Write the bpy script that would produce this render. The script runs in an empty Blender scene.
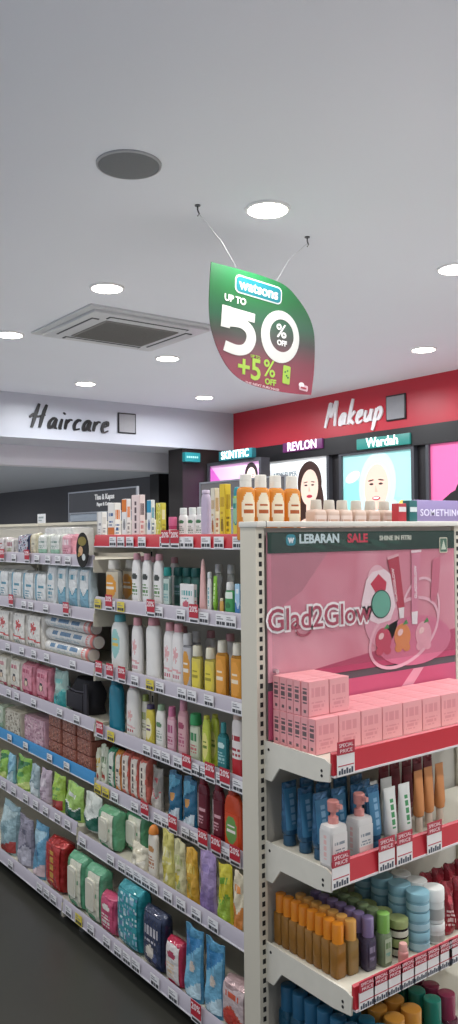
import bpy, bmesh, math, random
from mathutils import Vector, Matrix
random.seed(7)
C = bpy.context.scene.collection
PI = math.pi

# ------------------------------------------------------------------ camera
CAM = Vector((-1.503, -1.936, 1.45)); FPX = 828.0
az = math.atan2(.799, .602); pit = math.radians(1.38); rol = math.radians(.53)
Fd = Vector((math.cos(az)*math.cos(pit), math.sin(az)*math.cos(pit), math.sin(pit)))
R0 = Vector((math.sin(az), -math.cos(az), 0)); U0 = R0.cross(Fd)
Rt = R0*math.cos(rol) - U0*math.sin(rol); Up = U0*math.cos(rol) + R0*math.sin(rol)
cd = bpy.data.cameras.new('camera'); cam = bpy.data.objects.new('camera', cd); C.objects.link(cam)
cam.matrix_world = Matrix(((Rt.x, Up.x, -Fd.x, CAM.x), (Rt.y, Up.y, -Fd.y, CAM.y), (Rt.z, Up.z, -Fd.z, CAM.z), (0, 0, 0, 1)))
cd.sensor_fit = 'VERTICAL'; cd.sensor_height = 36; cd.lens = 36*FPX/1024; cd.clip_start = .05
bpy.context.scene.camera = cam

def proj(P):
    d = Vector(P) - CAM; z = d.dot(Fd)
    return 229 + FPX*d.dot(Rt)/z, 512 - FPX*d.dot(Up)/z
def at(px, py, x=None, y=None, z=None):
    d = Fd + Rt*((px-229)/FPX) + Up*((512-py)/FPX)
    t = (x-CAM.x)/d.x if x is not None else (y-CAM.y)/d.y if y is not None else (z-CAM.z)/d.z
    return CAM + d*t

# ------------------------------------------------------------------ materials
SAT = .86
def lin(h):
    h = h.lstrip('#'); h = h if len(h) == 6 else ''.join(c*2 for c in h); v = [int(h[i:i+2], 16)/255 for i in (0, 2, 4)]; g = sum(v)/3; v = [g+(q-g)*SAT for q in v]
    return tuple(c/12.92 if c <= .04045 else ((c+.055)/1.055)**2.4 for c in v) + (1,)
_m = {}
def mat(hexc, fin='satin', vary=.06, scale=30, emit=0):
    key = (hexc, fin, emit)
    if key in _m: return _m[key]
    m = bpy.data.materials.new('%s_%s' % (fin, hexc.lstrip('#'))); m.use_nodes = True
    nt = m.node_tree; b = nt.nodes['Principled BSDF']
    c = lin(hexc)
    tc = nt.nodes.new('ShaderNodeTexCoord'); n = nt.nodes.new('ShaderNodeTexNoise'); n.inputs['Scale'].default_value = scale
    nt.links.new(tc.outputs['Object'], n.inputs['Vector'])
    mx = nt.nodes.new('ShaderNodeMix'); mx.data_type = 'RGBA'
    mx.inputs['A'].default_value = tuple(v*(1-vary) for v in c[:3])+(1,)
    mx.inputs['B'].default_value = tuple(min(1, v*(1+vary)) for v in c[:3])+(1,)
    nt.links.new(n.outputs['Fac'], mx.inputs['Factor']); nt.links.new(mx.outputs['Result'], b.inputs['Base Color'])
    R = {'satin': .42, 'gloss': .2, 'matte': .75, 'print': .45, 'paint': .38, 'clear': .08, 'foil': .25, 'metal': .3, 'film': .18, 'floor': .35, 'sheet': .05}
    b.inputs['Roughness'].default_value = R.get(fin, .5)
    if fin == 'clear':
        b.inputs['Transmission Weight'].default_value = .55; b.inputs['IOR'].default_value = 1.35
    if fin == 'sheet':
        b.inputs['Alpha'].default_value = .09; b.inputs['IOR'].default_value = 1.4
    if fin in ('foil', 'film'):
        bp = nt.nodes.new('ShaderNodeBump'); bp.inputs['Strength'].default_value = .8; bp.inputs['Distance'].default_value = .010
        n2 = nt.nodes.new('ShaderNodeTexNoise'); n2.inputs['Scale'].default_value = 42; n2.inputs['Detail'].default_value = 3
        nt.links.new(tc.outputs['Object'], n2.inputs['Vector'])
        nt.links.new(n2.outputs['Fac'], bp.inputs['Height']); nt.links.new(bp.outputs['Normal'], b.inputs['Normal'])
        if fin == 'foil': b.inputs['Metallic'].default_value = .35
        b.inputs['Coat Weight'].default_value = .4
    if fin == 'metal': b.inputs['Metallic'].default_value = .9
    if emit:
        b.inputs['Emission Color'].default_value = c; b.inputs['Emission Strength'].default_value = emit
    _m[key] = m; return m

# ------------------------------------------------------------------ mesh builder
class MB:
    def __init__(s): s.v = []; s.f = []; s.mi = []; s.sm = []; s.mats = []
    def mid(s, m):
        if isinstance(m, str): m = mat(m)
        if m not in s.mats: s.mats.append(m)
        return s.mats.index(m)
    def face(s, idx, m, smooth=False): s.f.append(idx); s.mi.append(s.mid(m)); s.sm.append(smooth)
    def box(s, x0, x1, y0, y1, z0, z1, m, bev=0):
        if bev:
            return s.rbox(x0, x1, y0, y1, z0, z1, m, bev)
        b = len(s.v)
        s.v += [(x, y, z) for z in (z0, z1) for y in (y0, y1) for x in (x0, x1)]
        for q in ((0, 2, 3, 1), (4, 5, 7, 6), (0, 1, 5, 4), (1, 3, 7, 5), (3, 2, 6, 7), (2, 0, 4, 6)):
            s.face([b+i for i in q], m)
    def rbox(s, x0, x1, y0, y1, z0, z1, m, r):
        bm = bmesh.new(); bmesh.ops.create_cube(bm, size=1)
        for v in bm.verts: v.co = ((x0+x1)/2+v.co.x*(x1-x0), (y0+y1)/2+v.co.y*(y1-y0), (z0+z1)/2+v.co.z*(z1-z0))
        bmesh.ops.bevel(bm, geom=bm.edges[:], offset=r, segments=2, affect='EDGES', profile=.6)
        s.add_bm(bm, m, True); bm.free()
    def add_bm(s, bm, m, smooth=False):
        b = len(s.v); bm.verts.index_update(); s.v += [tuple(v.co) for v in bm.verts]
        for f in bm.faces: s.face([b+v.index for v in f.verts], m, smooth)
    def rings(s, rings, m, close=True, cap0=True, cap1=True, smooth=True, art=None):
        """rings: list of equal-length lists of points; art(i,j)->material"""
        b = len(s.v); n = len(rings[0])
        for r in rings: s.v += [tuple(p) for p in r]
        for i in range(len(rings)-1):
            for j in range(n if close else n-1):
                k = (j+1) % n
                s.face([b+i*n+j, b+i*n+k, b+(i+1)*n+k, b+(i+1)*n+j], art(i, j) if art else m, smooth)
        if cap0: s.face([b+j for j in range(n)][::-1], m, False)
        if cap1: s.face([b+(len(rings)-1)*n+j for j in range(n)], m, False)
    def lathe(s, prof, m, seg=18, e=2., cx=0, cy=0, rot=0):
        """prof: (z, rx, ry) ; superellipse exponent e"""
        rs = []
        for z, rx, ry in prof:
            ring = []
            for j in range(seg):
                a = 2*PI*j/seg + PI/seg; c, q = math.cos(a), math.sin(a)
                ring.append((cx+rx*math.copysign(abs(c)**(2/e), c), cy+ry*math.copysign(abs(q)**(2/e), q), z))
            rs.append(ring)
        s.rings(rs, m)
    def prism(s, pts, m, axis='y', a=0, b=.01, smooth=False):
        """outline pts (2D) extruded along an axis from a to b"""
        n = len(pts); o = len(s.v)
        def P(p, t): return (p[0], t, p[1]) if axis == 'y' else (t, p[0], p[1]) if axis == 'x' else (p[0], p[1], t)
        s.v += [P(p, a) for p in pts] + [P(p, b) for p in pts]
        s.face(list(range(o, o+n)), m); s.face(list(range(o+n, o+2*n))[::-1], m)
        for i in range(n):
            k = (i+1) % n; s.face([o+i, o+k, o+n+k, o+n+i], m, smooth)
    def tube(s, pts, r, m, seg=8):
        pts = [Vector(p) for p in pts]; rs = []
        for i, p in enumerate(pts):
            t = (pts[min(i+1, len(pts)-1)] - pts[max(i-1, 0)]).normalized()
            a = t.cross(Vector((0, 0, 1)));  a = a if a.length > .01 else t.cross(Vector((1, 0, 0)))
            a.normalize(); b = t.cross(a)
            rs.append([p + a*math.cos(2*PI*k/seg)*r + b*math.sin(2*PI*k/seg)*r for k in range(seg)])
        s.rings(rs, m)
    def build(s, name, parent=None, loc=None, fixn=True):
        me = bpy.data.meshes.new(name); me.from_pydata([tuple(v) for v in s.v], [], s.f)
        for m in s.mats: me.materials.append(m)
        me.polygons.foreach_set('material_index', s.mi); me.polygons.foreach_set('use_smooth', s.sm)
        if fixn:
            bm = bmesh.new(); bm.from_mesh(me); bmesh.ops.recalc_face_normals(bm, faces=bm.faces[:]); bm.to_mesh(me); bm.free()
        me.update()
        try: me.set_sharp_from_angle(angle=math.radians(38))
        except Exception: pass
        o = bpy.data.objects.new(name, me); C.objects.link(o)
        if parent: o.parent = parent
        if loc: o.location = loc
        return o

def tag(o, label=None, cat=None, group=None, kind=None):
    if label: o['label'] = label
    if cat: o['category'] = cat
    if group: o['group'] = group
    if kind: o['kind'] = kind
    return o
def thing(name, label, cat, loc=(0, 0, 0), rz=0, group=None):
    o = bpy.data.objects.new(name, None); C.objects.link(o); o.location = loc; o.rotation_euler = (0, 0, rz)
    return tag(o, label, cat, group)
def copy_tree(o, parent=None):
    c = o.copy(); C.objects.link(c)
    if parent: c.parent = parent
    for ch in list(o.children): copy_tree(ch, c)
    return c
def struct(o): o['kind'] = 'structure'; return o
_tc = {}
def text_mb(txt, size, shear=0, bold=0, extrude=.001, align='CENTER', spacing=1.0):
    key = (txt, size, shear, bold, extrude, align, spacing)
    if key in _tc: return _tc[key]
    cu = bpy.data.curves.new('t', 'FONT'); cu.body = txt; cu.size = size; cu.shear = shear; cu.offset = bold
    cu.extrude = extrude; cu.align_x = align; cu.align_y = 'CENTER'; cu.space_character = spacing; cu.resolution_u = 3
    o = bpy.data.objects.new('t', cu); C.objects.link(o)
    dg = bpy.context.evaluated_depsgraph_get(); me = o.evaluated_get(dg).to_mesh()
    vs = [list(v.co) for v in me.vertices]; res = (vs, [list(p.vertices) for p in me.polygons])
    if bold > .0035 or bold == .0022:      # neighbouring fat letters overlap: step them apart in depth
        par = list(range(len(vs)))
        def fd(i):
            while par[i] != i: par[i] = par[par[i]]; i = par[i]
            return i
        for f in res[1]:
            for q in f[1:]: par[fd(q)] = fd(f[0])
        isl = {}
        for i in range(len(vs)): isl.setdefault(fd(i), []).append(i)
        for k, g in enumerate(sorted(isl.values(), key=lambda g: sum(vs[i][0] for i in g)/len(g))):
            for i in g: vs[i][2] += .0003*(k % 3)
    o.evaluated_get(dg).to_mesh_clear(); bpy.data.objects.remove(o); bpy.data.curves.remove(cu)
    _tc[key] = res; return res
def add_text(mb, txt, size, m, fn, **k):
    """fn maps the text's (x, y, z) to a point"""
    v, f = text_mb(txt, size, **k); b = len(mb.v); mb.v += [tuple(fn(*p)) for p in v]
    for q in f: mb.face([b+i for i in q], m)

# ------------------------------------------------------------------ hand-lettering (brush strokes)
GL = {
 'H': (.62, [[(-.12, .42), (.06, .58), (.10, .50)], [(.16, 1.0), (.10, .55), (.03, .0)], [(.46, .98), (.38, .5), (.34, .02)], [(.02, .44), (.22, .47), (.48, .55)]]),
 'a': (.46, [[(.33, .40), (.22, .46), (.08, .26), (.10, .04), (.22, .10), (.33, .42), (.32, .10), (.42, .02)]]),
 'i': (.22, [[(.10, .44), (.07, .08), (.14, .02)], [(.14, .66), (.17, .70)]]),
 'r': (.36, [[(.08, .44), (.07, .02)], [(.08, .25), (.18, .42), (.31, .42)]]),
 'c': (.38, [[(.31, .40), (.21, .46), (.07, .26), (.11, .04), (.31, .08)]]),
 'e': (.40, [[(.08, .20), (.27, .30), (.25, .45), (.14, .42), (.06, .18), (.15, .0), (.34, .08)]]),
 'M': (.72, [[(.02, .0), (.10, .5), (.18, .95), (.24, .62), (.27, .38)], [(.27, .38), (.38, .7), (.48, .98), (.50, .5), (.54, .02)]]),
 'k': (.42, [[(.14, .98), (.09, .5), (.06, .0)], [(.33, .48), (.10, .22), (.34, .0)]]),
 'u': (.46, [[(.07, .44), (.06, .12), (.16, .03), (.30, .22), (.34, .45), (.33, .10), (.42, .02)]]),
 'p': (.42, [[(.10, .46), (.07, .0), (.02, -.36)], [(.10, .34), (.24, .47), (.34, .30), (.24, .04), (.09, .08)]]),
}
def script_word(word, m, fn, wid=.035, slant=.18, thick=.012):
    mb = MB(); x = 0; kk = 0
    tot = sum(GL[c][0] for c in word)
    for c in word:
        adv, strokes = GL[c]
        for st in strokes:
            pts = [Vector((x+p[0]+slant*p[1], p[1])) for p in st]
            sm = []
            for i in range(len(pts)-1):
                p0 = pts[max(i-1, 0)]; p1 = pts[i]; p2 = pts[i+1]; p3 = pts[min(i+2, len(pts)-1)]
                for q in range(6):
                    t = q/6
                    sm.append(.5*((2*p1)+(p2-p0)*t+(2*p0-5*p1+4*p2-p3)*t*t+(3*p1-p0-3*p2+p3)*t**3))
            sm.append(pts[-1]); L = []; Rr = []
            for i, p in enumerate(sm):
                d = (sm[min(i+1, len(sm)-1)]-sm[max(i-1, 0)]);  d = d.normalized() if d.length > 1e-6 else Vector((1, 0))
                w = wid*(1.25 if abs(d.y) > .6 else .85)*(.6+.4*math.sin(PI*min(1, max(0, (i+.8)/(len(sm)+.6)))))
                n = Vector((-d.y, d.x))*w; L.append(p+n); Rr.append(p-n)
            rings = []
            kk += 1
            for i, (a, b) in enumerate(zip(L, Rr)):
                th = thick+.0012*(kk % 4)+.00006*i
                rings.append([fn(a.x/tot, a.y, 0), fn(b.x/tot, b.y, 0), fn(b.x/tot, b.y, th), fn(a.x/tot, a.y, th)])
            mb.rings(rings, m, smooth=False)
        x += adv
    return mb

# ================================================================== THE ROOM
FARP = 19
WHITE = mat('#d9dbe2', 'matte', .02, 3); CEIL = mat('#e3e7f0', 'matte', .015, 2)
WX, WY, CZ = 4.34, 5.56, 2.8
mb = MB(); mb.box(-1.75, 7.5, -4.6, 23, -.1, 0, mat('#3a3a34', 'floor', .10, 4)); struct(mb.build('floor'))
mb = MB(); mb.box(.56, 7.4, -4.5, 22, 0, .004, mat('#c4c1ba', 'floor', .05, 4)); struct(mb.build('floor_2'))  # pale floor layer added out of view to bounce lamp light onto the ceiling
mb = MB(); mb.box(-5, 7.5, -7, WY, CZ, CZ+.1, CEIL); struct(mb.build('ceiling'))
mb = MB(); mb.box(WX, WX+.12, -7, WY+1.0, 0, CZ, mat('#3c3a3c', 'matte', .03, 4)); struct(mb.build('wall_right'))
mb = MB(); mb.box(-5, 7.5, -4.6, -4.5, 0, CZ, mat('#b8b8bb', 'matte', .03, 2)); struct(mb.build('wall_light_block'))  # unseen wall added behind the camera, keeps daylight off the near ceiling
# red fascia over the makeup wall
mb = MB(); mb.box(WX-.12, WX+.001, -7, WY, 2.37, CZ, mat('#cf1f33', 'paint', .03, 4)); struct(mb.build('trim_1'))
# grey bulkhead with the haircare lettering
mb = MB(); mb.box(-5, WX-.12, WY, WY+.64, 2.37, CZ, mat('#bfc3cf', 'paint', .02, 3)); struct(mb.build('trim_2'))
mb = MB(); mb.box(-5, WX, WY+.64, WY+.8, 2.16, CZ, mat('#d6d4dc', 'paint', .02, 3)); struct(mb.build('trim_3'))
mb = MB(); mb.box(-5, 7.5, WY+.8, 23, 2.16, 2.3, mat('#a9b2bf', 'matte', .02, 2)); struct(mb.build('ceiling_2'))
mb = MB(); mb.box(-5, 7.5, 21.5, 21.6, 0, 2.16, mat('#6b7a88', 'matte', .03, 2)); struct(mb.build('wall_back'))
mb = MB(); mb.box(WX-.35, WX-.25, WY+.8, 13.5, 0, 2.16, mat('#57585f', 'matte', .03, 2)); struct(mb.build('wall_side'))
# black corner column beneath the bulkhead, with its plinth
mb = MB(); mb.box(3.53, WX, WY+.02, WY+.3, .1, 2.37, mat('#25201f', 'paint')); mb.box(3.50, WX, WY-.0, WY+.3, 0, .1, mat('#1a1818', 'paint'))
tag(mb.build('corner_column'), kind='structure')

mb = MB(); mb.box(3.80, WX-.36, 6.5, 6.7, 0, 2.158, mat('#161517', 'paint')); tag(mb.build('corner_column'), kind='structure')
# brush lettering on the bulkhead and on the red fascia
x0, x1 = 1.76, 2.61
w = script_word('Haircare', mat('#101013', 'satin'), lambda x, y, t: (x0+x*(x1-x0), WY-.002-t, 2.475+y*.235), wid=.052)
tag(w.build('wall_lettering'), 'black brush lettering Haircare on the grey bulkhead', 'lettering')
w = script_word('Makeup', mat('#f2eef0', 'satin'), lambda x, y, t: (WX-.122-t, 4.05-x*.76, 2.475+y*.245), wid=.064)
tag(w.build('wall_lettering'), 'white brush lettering Makeup on the red fascia', 'lettering')
def plaque(loc, rz, s, label, rim):
    t = thing('wall_plaque', label, 'plaque', loc, rz)
    mb = MB(); mb.rbox(-s/2, s/2, -.015, 0, -s/2, s/2, mat(rim), .008); mb.build('plaque_frame', t)
    mb = MB(); mb.box(-s/2+.014, s/2-.014, -.018, -.0145, -s/2+.014, s/2-.014, mat('#8f8f94', 'print')); mb.build('plaque_face', t)
pq = at(126.5, 423.5, y=WY-.001); plaque(pq, 0, .215, 'small square plaque beside the Haircare lettering', '#18181a')
pq = at(396.5, 407.5, x=WX-.121); plaque(pq, -PI/2, .235, 'small square plaque beside the Makeup lettering', '#201417')

# ------------------------------------------------------------------ ceiling fittings
LP = [(.70, .70), (.69, 2.07), (.67, 3.39), (1.96, 3.43), (1.94, 4.76), (3.27, 4.79), (3.36, 2.09), (1.99, .74)]
LAB = ['large bright round downlight nearest the hanging sale sign, right of the speaker', 'round downlight just behind the air conditioner, left side',
       'round downlight at the left edge beyond the air conditioner', 'round downlight in front of the air conditioner, left of the hanging sign',
       'round downlight above the end of the Haircare lettering', 'round downlight near the corner where grey bulkhead meets red fascia',
       'round downlight above the Makeup lettering', 'round downlight cut by the right edge of the view']
LAB[1] = 'round downlight above the air conditioner in the picture, nearest its grille'
LAB[3] = 'round downlight right below the air conditioner, left of the hanging sign'
EM = mat('#fff6e6', 'matte', 0, 30, 14)
def downlight(x, y, label, z=CZ, r=.082):
    t = thing('ceiling_downlight', label, 'ceiling light', (x, y, z), 0, 'round ceiling downlights')
    mb = MB(); mb.lathe([(0, r+.014, r+.014), (-.008, r+.012, r+.012), (-.010, r+.002, r+.002), (-.002, r, r)], mat('#e9e9ea'), 32); mb.build('rim', t)
    mb = MB(); mb.lathe([(-.004, r, r), (-.0115, r-.002, r-.002)], EM, 32); mb.build('diffuser', t)
for (x, y), l in zip(LP, LAB): downlight(x, y, l)
tz = 2.16
downlight(5.45, 14.9, 'small far downlight at the left edge beyond the bulkhead', tz, .12)
downlight(6.05, 14.1, 'small far downlight beside the grey aisle sign beyond the bulkhead', tz, .12)
def lamp(x, y, z, p, size=.16, col=(1, .97, .93)):
    if x > 1.5 and y < 5.5: p = FARP; col = (.94, .97, 1)
    l = bpy.data.lights.new('downlight_glow', 'AREA'); l.shape = 'DISK'; l.size = size; l.energy = p; l.color = col; l.spread = math.radians(170)
    o = bpy.data.objects.new('downlight_glow', l); C.objects.link(o); o.location = (x, y, z-.02)
PW = 7
for x, y in LP: lamp(x, y, CZ, PW)
for x, y in [(-.62, y) for y in (-3.3, -2., -.65, .7, 2.07, 3.4, 4.76)] + [(x, y) for x in (.69, 1.98, 3.3) for y in (-3.3, -2, -.65)] + [(3.3, .72), (3.3, 3.43), (.66, 4.75), (-1.95, .7), (-1.95, 2.1), (-1.95, -2.), (-1.95, -.65), (-1.95, 3.4), (-1.95, 4.76), (-3.3, .7), (-3.3, 3.4)]:
    lamp(x, y, CZ, PW)
for x in (-1, 2.5, 5.5):
    for y in (8, 11, 14.5, 18): lamp(x, y, tz, 16)

# round speaker
t = thing('ceiling_speaker', 'round grey mesh loudspeaker set in the ceiling', 'speaker', (.02, .675, CZ))
mb = MB(); mb.lathe([(0, .120, .120), (-.006, .119, .119), (-.008, .112, .112), (0, .110, .110)], mat('#9fa1a6'), 40); mb.build('rim', t)
mb = MB(); mb.lathe([(-.001, .110, .110), (-.007, .110, .110), (-.012, .08, .08), (-.014, .03, .03)], mat('#74777b', 'matte', .4, 700), 40); mb.build('grille', t)

# cassette air conditioner
ax, ay, hx, hy = 1.235, 2.83, .47, .43
t = thing('air_conditioner', 'square white cassette air conditioner with dark grille in the ceiling', 'air conditioner', (ax, ay, CZ))
mb = MB(); G = mat('#c9cbcf', 'paint'); DK = mat('#4a4d52', 'matte')
mb.prism([(-hx, -hy), (hx, -hy), (hx, hy), (-hx, hy)], G, 'z', -.012, 0)
pr = [(-hx+.06, -hy+.06), (hx-.06, -hy+.06), (hx-.06, hy-.06), (-hx+.06, hy-.06)]
mb.rbox(-hx+.05, hx-.05, -hy+.05, hy-.05, -.032, -.008, G, .012)
mb.build('frame', t)
mb = MB(); mb.rbox(-.27, .27, -.24, .24, -.040, -.030, mat('#8d8c8a', 'matte'), .004)
for k in range(26): mb.box(-.26, .26, -.23+k*.0178, -.23+k*.0178+.005, -.043, -.039, mat('#7d7c7a', 'matte'))
mb.build('intake_grille', t)
for sx, sy in ((1, 0), (-1, 0), (0, 1), (0, -1)):
    mb = MB()
    if sx:
        X = sx*(hx-.125); mb.box(X-.026, X+.026, -.25, .25, -.0355, -.027, DK); mb.prism([(X-.018, -.034), (X+.02, -.034), (X+.022, -.040), (X-.014, -.038)], G, 'y', -.24, .24)
    else:
        Y = sy*(hy-.125); mb.box(-.29, .29, Y-.026, Y+.026, -.0355, -.027, DK); mb.prism([(Y-.018, -.034), (Y+.02, -.034), (Y+.022, -.040), (Y-.014, -.038)], G, 'x', -.28, .28)
    mb.build('air_louvre', t)

# ------------------------------------------------------------------ hanging sale sign
SY = .85
t = thing('hanging_sign', 'leaf-shaped green and red sale sign hanging from the ceiling', 'sign', (.8, SY, 2.33))
op = [(211, 262), (236, 268.5), (262, 276), (284, 285), (297, 298), (308, 315), (313.5, 332), (314.5, 352), (313.5, 374), (311, 395), (288, 393), (262, 388), (243, 381), (229, 369), (218, 350), (211, 328), (209, 308), (209.5, 285)]
P2 = [(p.x-.8, p.z-2.33) for p in (at(a, b, y=SY) for a, b in op)]
# smooth the outline between its two points
def smooth_closed(pts, corners, n=4):
    out = []; N = len(pts)
    for i in range(N):
        p1 = Vector(pts[i]); p2 = Vector(pts[(i+1) % N])
        p0 = Vector(pts[i-1]) if i not in corners else p1; p3 = Vector(pts[(i+2) % N]) if (i+1) % N not in corners else p2
        for q in range(n):
            s = q/n; out.append(tuple(.5*((2*p1)+(p2-p0)*s+(2*p0-5*p1+4*p2-p3)*s*s+(3*p1-p0-3*p2+p3)*s**3)))
    return out
P2 = smooth_closed(P2, (0, 9))
sm_ = bpy.data.materials.new('leaf_sign_print'); sm_.use_nodes = True; nt = sm_.node_tree; b = nt.nodes['Principled BSDF']; b.inputs['Roughness'].default_value = .35
tc = nt.nodes.new('ShaderNodeTexCoord'); sp = nt.nodes.new('ShaderNodeSeparateXYZ'); mr = nt.nodes.new('ShaderNodeMapRange'); cr = nt.nodes.new('ShaderNodeValToRGB')
nz = nt.nodes.new('ShaderNodeTexNoise'); nz.inputs['Scale'].default_value = 4; ad = nt.nodes.new('ShaderNodeMath'); ad.operation = 'MULTIPLY_ADD'; ad.inputs[1].default_value = .06
nt.links.new(tc.outputs['Object'], sp.inputs[0]); nt.links.new(tc.outputs['Object'], nz.inputs['Vector']); nt.links.new(nz.outputs['Fac'], ad.inputs[0]); nt.links.new(sp.outputs['Z'], ad.inputs[2])
mr.inputs['From Min'].default_value = -.24; mr.inputs['From Max'].default_value = .27; nt.links.new(ad.outputs[0], mr.inputs['Value']); nt.links.new(mr.outputs[0], cr.inputs[0])
e = cr.color_ramp.elements; e[0].position = 0; e[0].color = lin('#a3213f'); e[1].position = 1; e[1].color = lin('#1f7340')
for p, c in ((.3, '#7d2035'), (.45, '#3f3330'), (.6, '#1c5a3a'), (.8, '#1a6a34')): q = e.new(p); q.color = lin(c)
nt.links.new(cr.outputs[0], b.inputs['Base Color'])
mb = MB(); mb.prism(P2, sm_, 'y', -.002, .002); mb.build('sign_board', t)
def S(px, py): p = at(px, py, y=SY); return p.x-.8, p.z-2.33
def sign_text(name, txt, px, py, size, col, rot=-3, sx=1., emit=0, label=None, **k):
    cx, cz = S(px, py); r = math.radians(rot); mb = MB(); y = k.pop('yoff', -.003)
    def fn(a, b_, c): a *= sx; return (cx+a*math.cos(r)-b_*math.sin(r), y-c, cz+a*math.sin(r)+b_*math.cos(r))
    add_text(mb, txt, size, mat(col, 'print', 0), fn, **k)
    o = mb.build(name, t)
    return o
def rrect(cx, cz, w, h, r, rot=0, n=5):
    pts = []; R = math.radians(rot)
    for sx, sz, a0 in ((1, 1, 0), (-1, 1, 90), (-1, -1, 180), (1, -1, 270)):
        for k in range(n+1):
            a = math.radians(a0+90*k/n); pts.append((sx*(w/2-r)+r*math.cos(a), sz*(h/2-r)+r*math.sin(a)))
    return [(cx+x*math.cos(R)-z*math.sin(R), cz+x*math.sin(R)+z*math.cos(R)) for x, z in pts]
lx, lz = S(258.5, 290)
mb = MB(); mb.prism(rrect(lx, lz, .262, .079, .025, -4), mat('#d2d8d8', 'print'), 'y', -.0035, -.002); mb.prism(rrect(lx, lz, .25, .067, .02, -4), mat('#0c7886', 'print'), 'y', -.0045, -.0035); mb.build('logo_plate', t)
sign_text('logo_text', 'watsons', 258.5, 290, .066, '#f6fbfb', -4, 1.0, bold=.0012, yoff=-.0046)
sign_text('headline', 'UP TO', 235, 300, .040, '#f4f4f0', -3, 1.0, bold=.001)
mb = MB()   # the large five
def ribbon(pts, w, m, y0, y1, mb):
    L = []; Rr = []; pts = [Vector(p) for p in pts]
    for i, p in enumerate(pts):
        d = (pts[min(i+1, len(pts)-1)]-pts[max(i-1, 0)]).normalized(); n = Vector((-d.y, d.x))*w/2; L.append(p+n); Rr.append(p-n)
    rg = [[(a.x, y0, a.y), (b_.x, y0, b_.y), (b_.x, y1, b_.y), (a.x, y1, a.y)] for a, b_ in zip(L, Rr)]
    mb.rings(rg, m, smooth=False)
Wt = mat('#dcdcd8', 'print', 0)
ox, oz = S(239, 328.5)
ribbon([(-.083, .070), (.072, .057)], .040, Wt, -.004, -.002, mb)
ribbon([(-.063, .090), (-.071, -.006)], .042, Wt, -.0042, -.002, mb)
arc = [(-.085, .018), (-.03, .026), (.015, .022), (.047, -.004), (.052, -.045), (.028, -.085), (-.02, -.098), (-.088, -.082)]
arc = [tuple(a) for a in smooth_closed(arc, (0, 7))[:-4]]
ribbon(arc, .046, Wt, -.0044, -.002, mb)
mb.v = [(a*1.12+ox+.004, b_, c*.97+oz) for a, b_, c in mb.v]; mb.build('numeral', t)
mb = MB(); ox, oz = S(280, 337)
def ell(cx, cz, rx, rz, rot=0, n=40):
    R = math.radians(rot); return [(cx+rx*math.cos(2*PI*k/n)*math.cos(R)-rz*math.sin(2*PI*k/n)*math.sin(R), cz+rx*math.cos(2*PI*k/n)*math.sin(R)+rz*math.sin(2*PI*k/n)*math.cos(R)) for k in range(n)]
A = ell(ox, oz, .110, .118, -20); B = ell(ox+.008, oz+.006, .070, .074, -20)
mb.rings([[(p[0], -.004, p[1]) for p in A], [(p[0], -.004, p[1]) for p in B], [(p[0], -.002, p[1]) for p in B], [(p[0], -.002, p[1]) for p in A], [(p[0], -.004, p[1]) for p in A]], Wt, cap0=False, cap1=False, smooth=False); mb.build('numeral', t)
sign_text('percent_mark', '%', 281, 332, .085, '#f3f3f1', -3, 1.05, bold=.001)
sign_text('off_mark', 'OFF', 281.5, 343.5, .032, '#f3f3f1', -3, 1.0, bold=.0012)
sign_text('lower_line', 'UP TO', 255, 357, .018, '#a7cf3c', -3, bold=.0003)
sign_text('lower_headline', '+5', 249, 369.5, .130, '#a9d23a', -3, .95, bold=.0025)
sign_text('lower_percent', '%', 269, 369.5, .105, '#a9d23a', -3, .95, bold=.001)
sign_text('lower_off', 'OFF', 270, 382.5, .036, '#a9d23a', -3, 1., bold=.0012)
sign_text('small_print', 'THE NEXT PURCHASE', 262, 386.5, .015, '#e6c8cc', -5, 1.3)
cx, cz = S(286, 375); mb = MB(); mb.prism(rrect(cx, cz, .042, .082, .006, -6), mat('#a9d23a', 'print'), 'y', -.004, -.002)
for dx, dz in ((-.008, .012), (.006, .018), (.0, -.004), (.008, -.012)): mb.prism(ell(cx+dx, cz+dz, .005, .004, 20, 10), mat('#2f7a35', 'print'), 'y', -.0048, -.004)
mb.build('voucher_patch', t)
cx, cz = S(303, 388); mb = MB(); mb.prism(rrect(cx, cz, .052, .026, .006, -6), mat('#e4b9c4', 'print'), 'y', -.004, -.002); mb.prism(ell(cx-.012, cz+.012, .016, .012, 0, 14), mat('#efe7ea', 'print'), 'y', -.0046, -.002)
mb.prism(rrect(cx, cz-.001, .034, .008, .003, -6), mat('#b3243f', 'print'), 'y', -.0052, -.004); mb.build('corner_emblem', t)
wire = MB()
for pa, hook in (((238, 269), (.441, .84)), ((276, 281), (1.06, .85))):
    a = S(*pa); hp = Vector((hook[0]-.8, hook[1]-SY, CZ-2.33))
    wire.tube([(a[0], 0, a[1]-.004), ((a[0]*.6+hp.x*.4), .0, (a[1]+hp.z)/2-.01), (hp.x, hp.y, hp.z-.03)], .0008, mat('#a4a6a9'), 5)
wire.build('hanging_wire', t)
hk = MB()
for hx_, hy_ in ((.441, .84), (1.06, .85)):
    hk.tube([(hx_-.8, hy_-SY, CZ-2.33), (hx_-.8, hy_-SY, CZ-2.33-.02), (hx_-.792, hy_-SY, CZ-2.33-.035), (hx_-.8, hy_-SY, CZ-2.33-.045)], .003, mat('#55565a', 'metal'), 6)
    hk.lathe([(CZ-2.33-.004, .012, .012), (CZ-2.33, .012, .012)], mat('#5a5b60'), 12, cx=hx_-.8, cy=hy_-SY)
hk.build('ceiling_hook', t)
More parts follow.
